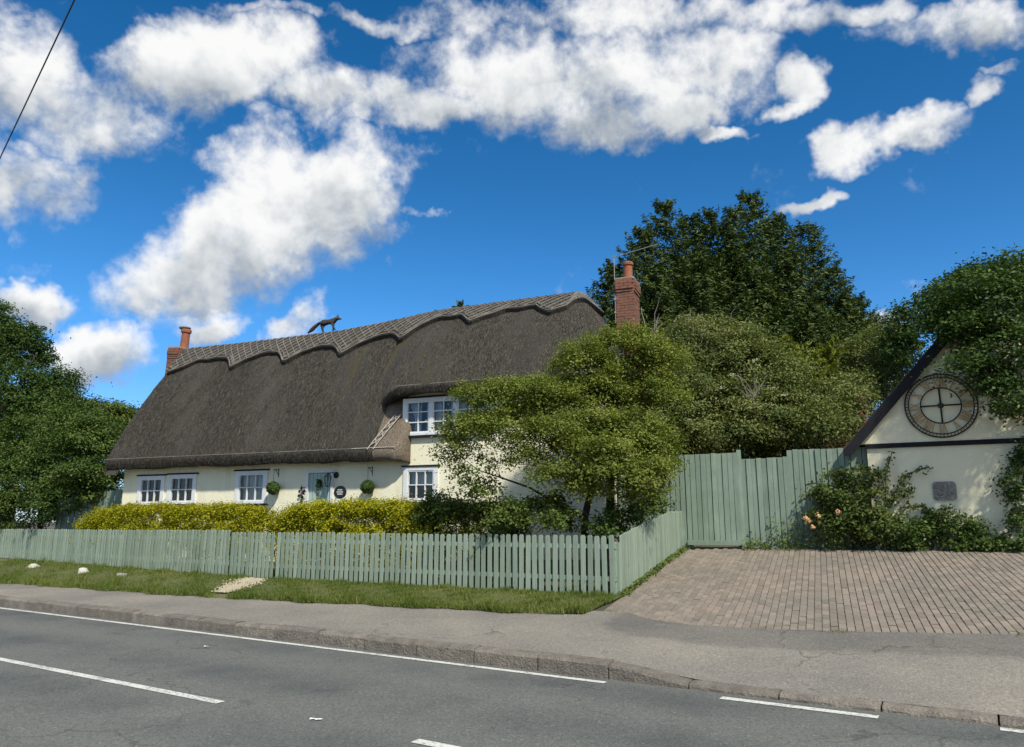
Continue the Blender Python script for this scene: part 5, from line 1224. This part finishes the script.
# clipped hedges between the fence and the cottage
def hedge(name, label, tops, mat, dens, L, Wd, foff=.8, thick=.42, cat='hedge', group=None, lv=.35):
    lf = Leafy(); st_ = MB(); x0 = tops[0][0]; x1 = tops[-1][0]; px = x0; bl = []
    base = None
    while px <= x1:
        py = float(np.interp(px, [t_[0] for t_ in tops], [t_[1] for t_ in tops])); Yc = fenceY(px)+foff
        top = atY(px, py+random.uniform(-.8, .8), Yc); g_ = hz(top.x, top.y)
        if base is None: base = Vector((top.x, top.y, g_))
        hh = top.z-g_; bl.append((np.array((top.x, top.y, g_+hh*.55)), np.array((.28, thick, hh*.47)))); bl.append((np.array((top.x, top.y, g_+hh-.16)), np.array((.30, thick*.9, .17))))
        if random.random() < .5: st_.tube([Vector((top.x, top.y, g_-.05))-base, Vector((top.x, top.y, g_+hh*.6))-base], .02, 5)
        px += .34*FPX/Yc*.9
    root = empty(name, base); tag(root, label, cat, group)
    crown(bl, dens, .13, 26, L, Wd, .8, .8, .62, lv, 0.0, lf).build('foliage', M[mat], root); st_.build('stems', M['bark'], root, kind='stuff')
hedge('golden_hedge', 'clipped golden-yellow hedge below the left windows', [(88, 519), (97, 511), (120, 506.5), (160, 505), (215, 505.5), (245, 504), (262, 508), (271, 515)], 'leaf_gold', 22, .055, .03, .72, .22)
hedge('golden_hedge', 'clipped golden-yellow hedge in front of the door', [(282, 517), (290, 508), (310, 504), (345, 502.5), (400, 501.5), (428, 504)], 'leaf_gold', 18, .055, .03, .95, .40)
hedge('yew_hedge', 'low dark green hedge right of the golden hedges', [(430, 506), (445, 503), (470, 502.5), (500, 503), (522, 506)], 'leaf_yew', 12, .06, .03, 1.0, .45)
for nm, lab, bl, mt, px_ in [
   ('garden_shrub', 'small leafy shrub poking above the hedge below the lower window', [BL(436, 500, fenceY(436)+.8, 14, 9), BL(448, 508, fenceY(448)+.8, 16, 14), BL(425, 512, fenceY(425)+.7, 12, 12)], 'leaf_mid', 440),
   ('garden_shrub', 'mid-green shrub behind the pickets left of the tree trunk', [BL(520, 514, 14.7, 26, 15), BL(548, 508, 14.9, 24, 16), BL(500, 520, 14.6, 18, 12), BL(560, 522, 14.4, 24, 10)], 'leaf_mid', 530),
   ('garden_shrub', 'dark shrub in the fence corner right of the tree trunk', [BL(622, 516, 14.8, 20, 16), BL(648, 506, 17.0, 20, 20), BL(664, 503, 18.3, 14, 16), BL(598, 526, 14.4, 18, 9)], 'leaf_ivy', 612)]:
    lf = crown(bl, 7, .17, 40, .075, .042, .7, .8, .5, .4); Yb = bl[0][0][1]; b0 = atY(px_, 525, Yb)
    tree(nm, lab, 'shrub', b0, [(gz3(b0.x, b0.y), cen(bl[0]), .03, .012, [(.6, cen(b_), .014) for b_ in bl[1:]])], lf, mt)
# conifer sprig over the hedge
# rambling rose and weeds at the garage foot
def GPt(px, py, db=.3):
    if px < 868: a, b_, z = HL(px, py, BF-db); return HW(a, b_, z)
    return onplane(px, py, GP0-GD*(db-.14), GD)
def GB(px, py, rx, ry, db=.4): c = GPt(px, py, db); k = c.y/FPX; return (np.array(c), np.array([rx*k, .38, ry*k]))
rsb = [GB(838, 504, 16, 16), GB(862, 510, 22, 20), GB(850, 530, 28, 16), GB(885, 530, 26, 14), GB(820, 520, 16, 14), GB(822, 492, 12, 10), GB(868, 485, 14, 14), GB(875, 548-18, 20, 14), GB(845, 478, 10, 10)]
lf = crown(rsb, 5.0, .18, 34, .075, .05, .8, .6, .4, .45)
def vine(lf, pts_px, db, n, sp):
    pts = [np.array(GPt(x, y, db)) for x, y in pts_px]; P_ = []
    for i in range(n):
        u = rng.uniform(0, len(pts)-1.001); k = int(u); P_.append(pts[k]+(pts[k+1]-pts[k])*(u-k)+rng.normal(size=3)*sp)
    P_ = np.array(P_); lf.add(P_, rng.normal(size=P_.shape)*.6+np.array([-.3, -.9, .4]), rng.uniform(.05, .09, n), rng.uniform(.035, .055, n), rng.uniform(0, .8, n)); return [Vector(p_) for p_ in pts]
VN = [([(850, 500), (842, 482), (832, 474), (822, 476)], 90, .05), ([(866, 500), (872, 480), (880, 470)], 90, .05), ([(835, 510), (815, 495), (803, 496)], 70, .05), ([(905, 540), (920, 520), (940, 515), (952, 522)], 90, .05), ([(960, 540), (968, 524), (972, 516)], 60, .03), ([(882, 528), (886, 502), (885, 478), (892, 452)], 150, .04), ([(886, 510), (896, 490), (908, 474), (929, 467)], 150, .045), ([(888, 505), (902, 495), (914, 488)], 110, .05), ([(846, 492), (850, 474), (860, 466), (872, 470)], 120, .05), ([(895, 520), (910, 505), (925, 508), (935, 525)], 150, .05), ([(826, 505), (822, 490), (815, 488)], 40, .04)]
vl = []
for pp, n_, sp in VN: vl.append(vine(lf, pp, .26, n_, sp))
b0 = GPt(858, 546, .35); ro_ = tree('rambling_rose', 'rambling rose climbing the corner of fence and garage wall', 'climber', b0, [(gz3(b0.x, b0.y), cen(rsb[0]), .03, .015, [(.5, cen(rsb[1]), .014), (.4, cen(rsb[2]), .014)])], lf, 'leaf_rose')
b = MB()
for pts in vl: b.tube([p_-ro_.location for p_ in pts], .008, 4)
b.build('arching_stems', M['bark'], ro_, kind='stuff')
fl_ = Leafy()
for (px, py) in [(809, 521), (818, 516), (838, 512), (813, 527), (806, 519)]:
    c = np.array(GPt(px, py, .75)); d = rng.normal(size=(16, 3))*.025; fl_.add(c+d, d+np.array([0, -1, .3])*.03, .05, .045, rng.uniform(0, 1, 16))
fl_.build('rose_blooms', M['petal'], ro_, kind='stuff')
lob = [GB(925, 534, 26, 14), GB(955, 538, 30, 12), GB(985, 543, 30, 9), GB(1020, 545, 30, 8), GB(905, 545, 20, 10), GB(945, 520, 16, 12), GB(975, 530, 10, 10)]
lf = crown(lob, 5.5, .16, 34, .07, .045, .8, .7, .4, .4)
b0 = GPt(945, 548, .4); tree('low_shrub', 'low bramble spreading along the foot of the garage wall', 'shrub', b0, [(gz3(b0.x, b0.y), cen(lob[0]), .02, .01, [(.3, cen(lob[1]), .012), (.3, cen(lob[2]), .01)])], lf, 'leaf_ivy')
ivb = [GB(1026, 478, 12, 30), GB(1018, 500, 8, 12), GB(1030, 525, 16, 22), GB(1034, 450, 16, 20), GB(1008, 482, 5, 3)]
lf = crown(ivb, 5.0, .14, 30, .065, .05, .8, .5, .4, .4); b0 = GPt(1032, 545, .35)
tree('wall_ivy', 'dark ivy growing up the garage wall at the right edge', 'climber', b0, [(gz3(b0.x, b0.y), cen(ivb[3]), .025, .01, [(.5, cen(ivb[1]), .01)])], lf, 'leaf_dark')

# tops of a conifer just showing over the ridge
tp = [BL(440, 318, 40, 5, 10), BL(461, 316, 40, 5, 11), BL(450, 345, 40, 20, 24)]
lf = sprays(tp, 5, .5, 18, .22, .08, .8); b0 = atY(450, 500, 40); lf2 = sprays([BL(459, 308, 40, 3, 3)], 20, .5, 16, .2, .07, .3, lf)
tree('background_tree', 'tree behind the cottage with two tips just over the ridge', 'tree', b0, [(gz3(b0.x, b0.y), cen(BL(458, 310, 40, 1)), .2, .03, [])], lf, 'leaf_conifer')

# tiled outbuilding behind the board fence
def ol_(px, dpt): q_ = onplane(px, 440, GP0+GD*dpt, GD)-GP0; return q_.dot(GR)
ob0 = 3.2; ob1 = ob0+3.4; oa0, oa1 = ol_(826, ob0), g0-.04
oo = GHW(oa0, ob0, 0); ob = empty('tiled_outbuilding', (oo.x, oo.y, 0), GRZ); tag(ob, 'low outbuilding with old red clay tiles left of the garage gable', 'outbuilding')
Wd_, Dp = oa1-oa0, ob1-ob0; ez = 3.45; an = R(47); rzz = ez+math.tan(an)*Dp/2
b = MB(); b.box(0, Wd_, 0, Dp, .5, ez-.05); b.build('wall', M['chbrick'], ob)
b = MB(); b.add([(0, -.2, ez-.18), (Wd_, -.2, ez-.18), (Wd_, Dp/2, rzz), (0, Dp/2, rzz), (0, Dp+.2, ez-.18), (Wd_, Dp+.2, ez-.18)], [(0, 1, 2, 3), (3, 2, 5, 4), (0, 3, 4), (1, 5, 2), (0, 4, 5, 1)]); orf = b.build('roof', M['tile'], ob)
tl = MB(); rows_ = int((Dp/2+.2)/math.cos(an)/.2)
for r_ in range(rows_):
    for c_ in range(int(Wd_/.2)+1):
        u = r_*.2; Mr = Matrix.Translation((c_*.2+(.1 if r_ % 2 else 0)-.1, -.22+u*math.cos(an), ez-.19+u*math.sin(an)+.012)) @ Matrix.Rotation(an-R(4), 4, 'X') @ Matrix.Rotation(random.uniform(-.03, .03), 4, 'Y')
        tl.box(.004, .196, -.02, .22, 0, .018+random.uniform(0, .006), Mr)
tl.build('roof_tile', M['tile'], orf, kind='stuff')

# ------------------------------------------------------------------ grass verge, weeds, path, stones
vs2 = lin(-34, cs+.10, 110)
vtop = lambda s: None
def fence_v(s):
    ptsf = [sv(*left_far[:2]), sv(*gL[:2]), sv(*corner[:2])]; return float(np.interp(s, [p_[0] for p_ in ptsf], [p_[1] for p_ in ptsf]))
gb = MB(); gb.grid([[P3(s, verge_edge(s)+.05*math.sin(s*3.1)+.03*math.sin(s*7.7)+(fence_v(s)+.5-verge_edge(s))*k, .002+.04*math.sin(math.pi*min(1, k*1.1))) for s in vs2] for k in lin(0, 1, 14)])
gb.grid([[P3(s, verge_edge(s)+(fence_v(s)+.5-verge_edge(s))*k, .01) for s in (-120, -80, -50, -34)] for k in lin(0, 1, 4)])
tag(gb.build('verge', M['lawn'], smooth=True), kind='structure')
def blades(n, S, V, dz, h, w, var, lean=.5):
    x = (S*P2[1]-V*T2[1])/DET; y = (V*T2[0]-S*P2[0])/DET; z = np.array([hz(a_, b_) for a_, b_ in zip(x, y)])+dz
    base = np.stack([x, y, z], 1); an_ = rng.uniform(0, 2*math.pi, n); sd_ = np.stack([np.cos(an_), np.sin(an_), np.zeros(n)], 1)*w[:, None]
    ld = rng.normal(size=(n, 3))*lean; ld[:, 2] = 1; tip = base+ld*h[:, None]; v = np.empty((n, 3, 3)); v[:, 0] = base-sd_; v[:, 1] = base+sd_; v[:, 2] = tip
    return v.reshape(-1, 3), var
nb = 110000; pth_a, pth_b = sv(*gnd(228, 594)[:2]), sv(*gnd(256, 580)[:2])
S = rng.uniform(-27, cs+.12, nb*2); S = S[rng.uniform(size=len(S)) < np.interp(S, [-27, -15, cs], [.35, .6, 1.0])][:nb]; nb = len(S)
ve = np.array([verge_edge(s_)+.05*math.sin(s_*3.1)+.03*math.sin(s_*7.7) for s_ in S]); fv = np.array([fence_v(s_) for s_ in S])
k = rng.uniform(-.05, 1.06, nb); k = np.where(k < 0, k*rng.uniform(0, 1, nb), k); V = ve+(fv+.12-ve)*k
pd = np.abs((S-pth_a[0])-(pth_b[0]-pth_a[0])*(V-pth_a[1])/(pth_b[1]-pth_a[1])); keep = (pd > .26+.12*np.sin(V*9)+rng.normal(0, .08, nb)) 
patch = np.sin(S*1.3+V*2.1)+np.sin(S*3.7-V*1.9)+np.sin(S*.6); keep &= rng.uniform(size=nb) < np.where(patch > 1.5, .5, 1.0)
S, V, k, patch = S[keep], V[keep], k[keep], patch[keep]; n_ = len(S)
hgt = rng.uniform(.025, .08, n_)*(.75+.5*np.clip(np.sin(S*4.1+V*5.3)+np.sin(S*9.7-V*7.7), 0, 2))*(1+1.3*np.exp(-((k-1.0)/.05)**2)+.9*np.exp(-((k)/.04)**2))
vv, va = blades(n_, S, V, .02, hgt, rng.uniform(.005, .011, n_), np.clip(.40+.14*patch/2+rng.normal(0, .24, n_), 0, 1))
gm = fast_mesh('verge_grass', vv, np.arange(len(vv)).reshape(-1, 3), va, 3); tag(link('verge_grass', gm, M['grass']), 'short green grass on the verge in front of the picket fence', 'grass', kind='stuff')
# weeds beside the driveway: along the return fence and at the foot of the board fence
wv = Leafy(); P_ = []; 
for i in range(750):
    u = random.random(); c = corner.lerp(gB, u); s_, v_ = sv(c.x, c.y); s_ += abs(random.gauss(0, .07))+.03; p_ = P3(s_, v_, random.uniform(.0, .09)); P_.append(p_)
for i in range(2600):
    px = random.uniform(742, 1030); a_ = HL(px, 545, BF-.2)[0]; p_ = HW(a_, BF-.08-abs(random.gauss(0, .16)), 0); dn = .10+.20*(px > 770); P_.append(Vector((p_.x, p_.y, hz(p_.x, p_.y)+abs(random.gauss(0, dn)))))
P_ = np.array([tuple(p_) for p_ in P_]); wv.add(P_, rng.normal(size=P_.shape)*.6+np.array([0, -.4, .7]), rng.uniform(.04, .10, len(P_)), rng.uniform(.02, .045, len(P_)), rng.uniform(.0, .9, len(P_)))
wo2 = wv.build('weeds', M['leaf_mid']); tag(wo2, 'scrubby weeds along the fence feet beside the driveway', 'weeds', kind='stuff')
# tufts between driveway bricks and pavement
n_ = 5000; S = rng.uniform(cs, 3, n_); clump = rng.uniform(size=n_); dn_ = np.array([drive_near(s_) for s_ in S]); V = dn_+rng.normal(0, .05, n_); kk = rng.uniform(size=n_) < .5*np.clip(np.sin(S*2.3)+np.sin(S*5.9)+np.sin(S*13.0)-.9, 0, 1); S, V = S[kk], V[kk]; n_ = len(S)
vv, va = blades(n_, S, V, .0, rng.uniform(.012, .03, n_), rng.uniform(.003, .006, n_), rng.uniform(.2, .9, n_)); gm = fast_mesh('edge_tufts', vv, np.arange(len(vv)).reshape(-1, 3), va, 3)
tag(link('edge_tufts', gm, M['grass']), 'small grass tufts in the joint between driveway and pavement', 'grass', kind='stuff')
# gravel path to the small gate
pe = [gnd(217, 594.5), gnd(226, 595), gnd(263, 581.5), gnd(244, 580)]
gp = MB(); gp.grid([[pe[0].lerp(pe[1], k_)+Vector((0, 0, .05)) for k_ in lin(0, 1, 6)], [pe[3].lerp(pe[2], k_)+Vector((0, 0, .05)) for k_ in lin(0, 1, 6)]])
tag(gp.build('gravel_path', M['gravel']), kind='structure')
pbm = MB()
for i in range(1500):
    u, w_ = random.random(), random.gauss(.5, .38); p_ = pe[0].lerp(pe[1], w_).lerp(pe[3].lerp(pe[2], w_), u*1.03-.01)+Vector((0, 0, .052)); r_ = random.uniform(.012, .03)
    pbm.add([p_+Vector((r_*math.cos(a_), r_*math.sin(a_), 0)) for a_ in (0, 1.5, 3.1, 4.6)]+[p_+Vector((0, 0, r_*.9))], [(0, 1, 4), (1, 2, 4), (2, 3, 4), (3, 0, 4)])
tag(pbm.build('path_pebbles', M['pebble']), 'pale pebbles loose on the path at the small gate', 'gravel', kind='stuff')
def stone(px, py, w_, h_, label, mat, seed):
    rs_ = np.random.default_rng(seed); c = gnd(px, py); bm = bmesh.new(); bmesh.ops.create_icosphere(bm, subdivisions=3, radius=1)
    ph = rs_.uniform(0, 6, 6)
    for v in bm.verts:
        d = v.co.normalized(); k = 1+.22*math.sin(d.x*2.5+ph[0])*math.sin(d.y*3+ph[1])+.15*math.sin(d.z*4+ph[2]+d.x*3)+.08*math.sin(d.x*8+ph[3])*math.sin(d.y*7+ph[4])
        v.co = Vector((d.x*w_*k, d.y*w_*.8*k, d.z*h_*k))
    me_ = bpy.data.meshes.new('stone'); bm.to_mesh(me_); bm.free(); me_.polygons.foreach_set('use_smooth', [True]*len(me_.polygons))
    o = link('stone', me_, M[mat]); o.location = (c.x, c.y, c.z+h_*.35); o.rotation_euler = (0, 0, rs_.uniform(0, 3)); tag(o, label, 'stone', 'stones on the grass verge')
stone(33, 569, .19, .10, 'smooth white stone on the verge, nearest the left edge', 'stone_white', 3)
stone(83, 574.5, .15, .13, 'chunky pale stone on the verge, middle one of three', 'stone_white', 9)
stone(122, 577.5, .16, .08, 'flat grey stone on the verge, rightmost of three', 'stone_grey', 14)

# litter on the road
for (px, py, w_, l_, label) in [(316, 720, .022, .055, 'crumpled scrap of white litter on the road'), (206, 646.5, .02, .035, 'tiny white scrap lying on the road near the kerb')]:
    c = ong(px, py, 0); b = MB(); b.grid([[Vector((x*l_, y*w_, .006+random.uniform(0, .012))) for x in lin(-1, 1, 6)] for y in lin(-1, 1, 4)]); o = b.build('litter', M['litter']); o.location = (c.x, c.y, ROADZ(sv(c.x, c.y)[1])); o.rotation_euler = (0, 0, -.2); tag(o, label, 'litter')
# overhead cable
A_ = atY(0, 158, 6.2); B_ = atY(75, 0, 4.4); dd = B_-A_
pts = [A_+dd*k_+Vector((0, 0, .012*(k_*1.0)**2-.0)) for k_ in lin(-9.0, 7.0, 40)]
b = MB(); b.tube(pts, .005, 6); tag(b.build('overhead_cable', M['wire']), 'black overhead cable crossing the sky at upper left', 'cable')
print('tris', sum(len(o.data.polygons)*2 for o in bpy.data.objects if o.type == 'MESH'))
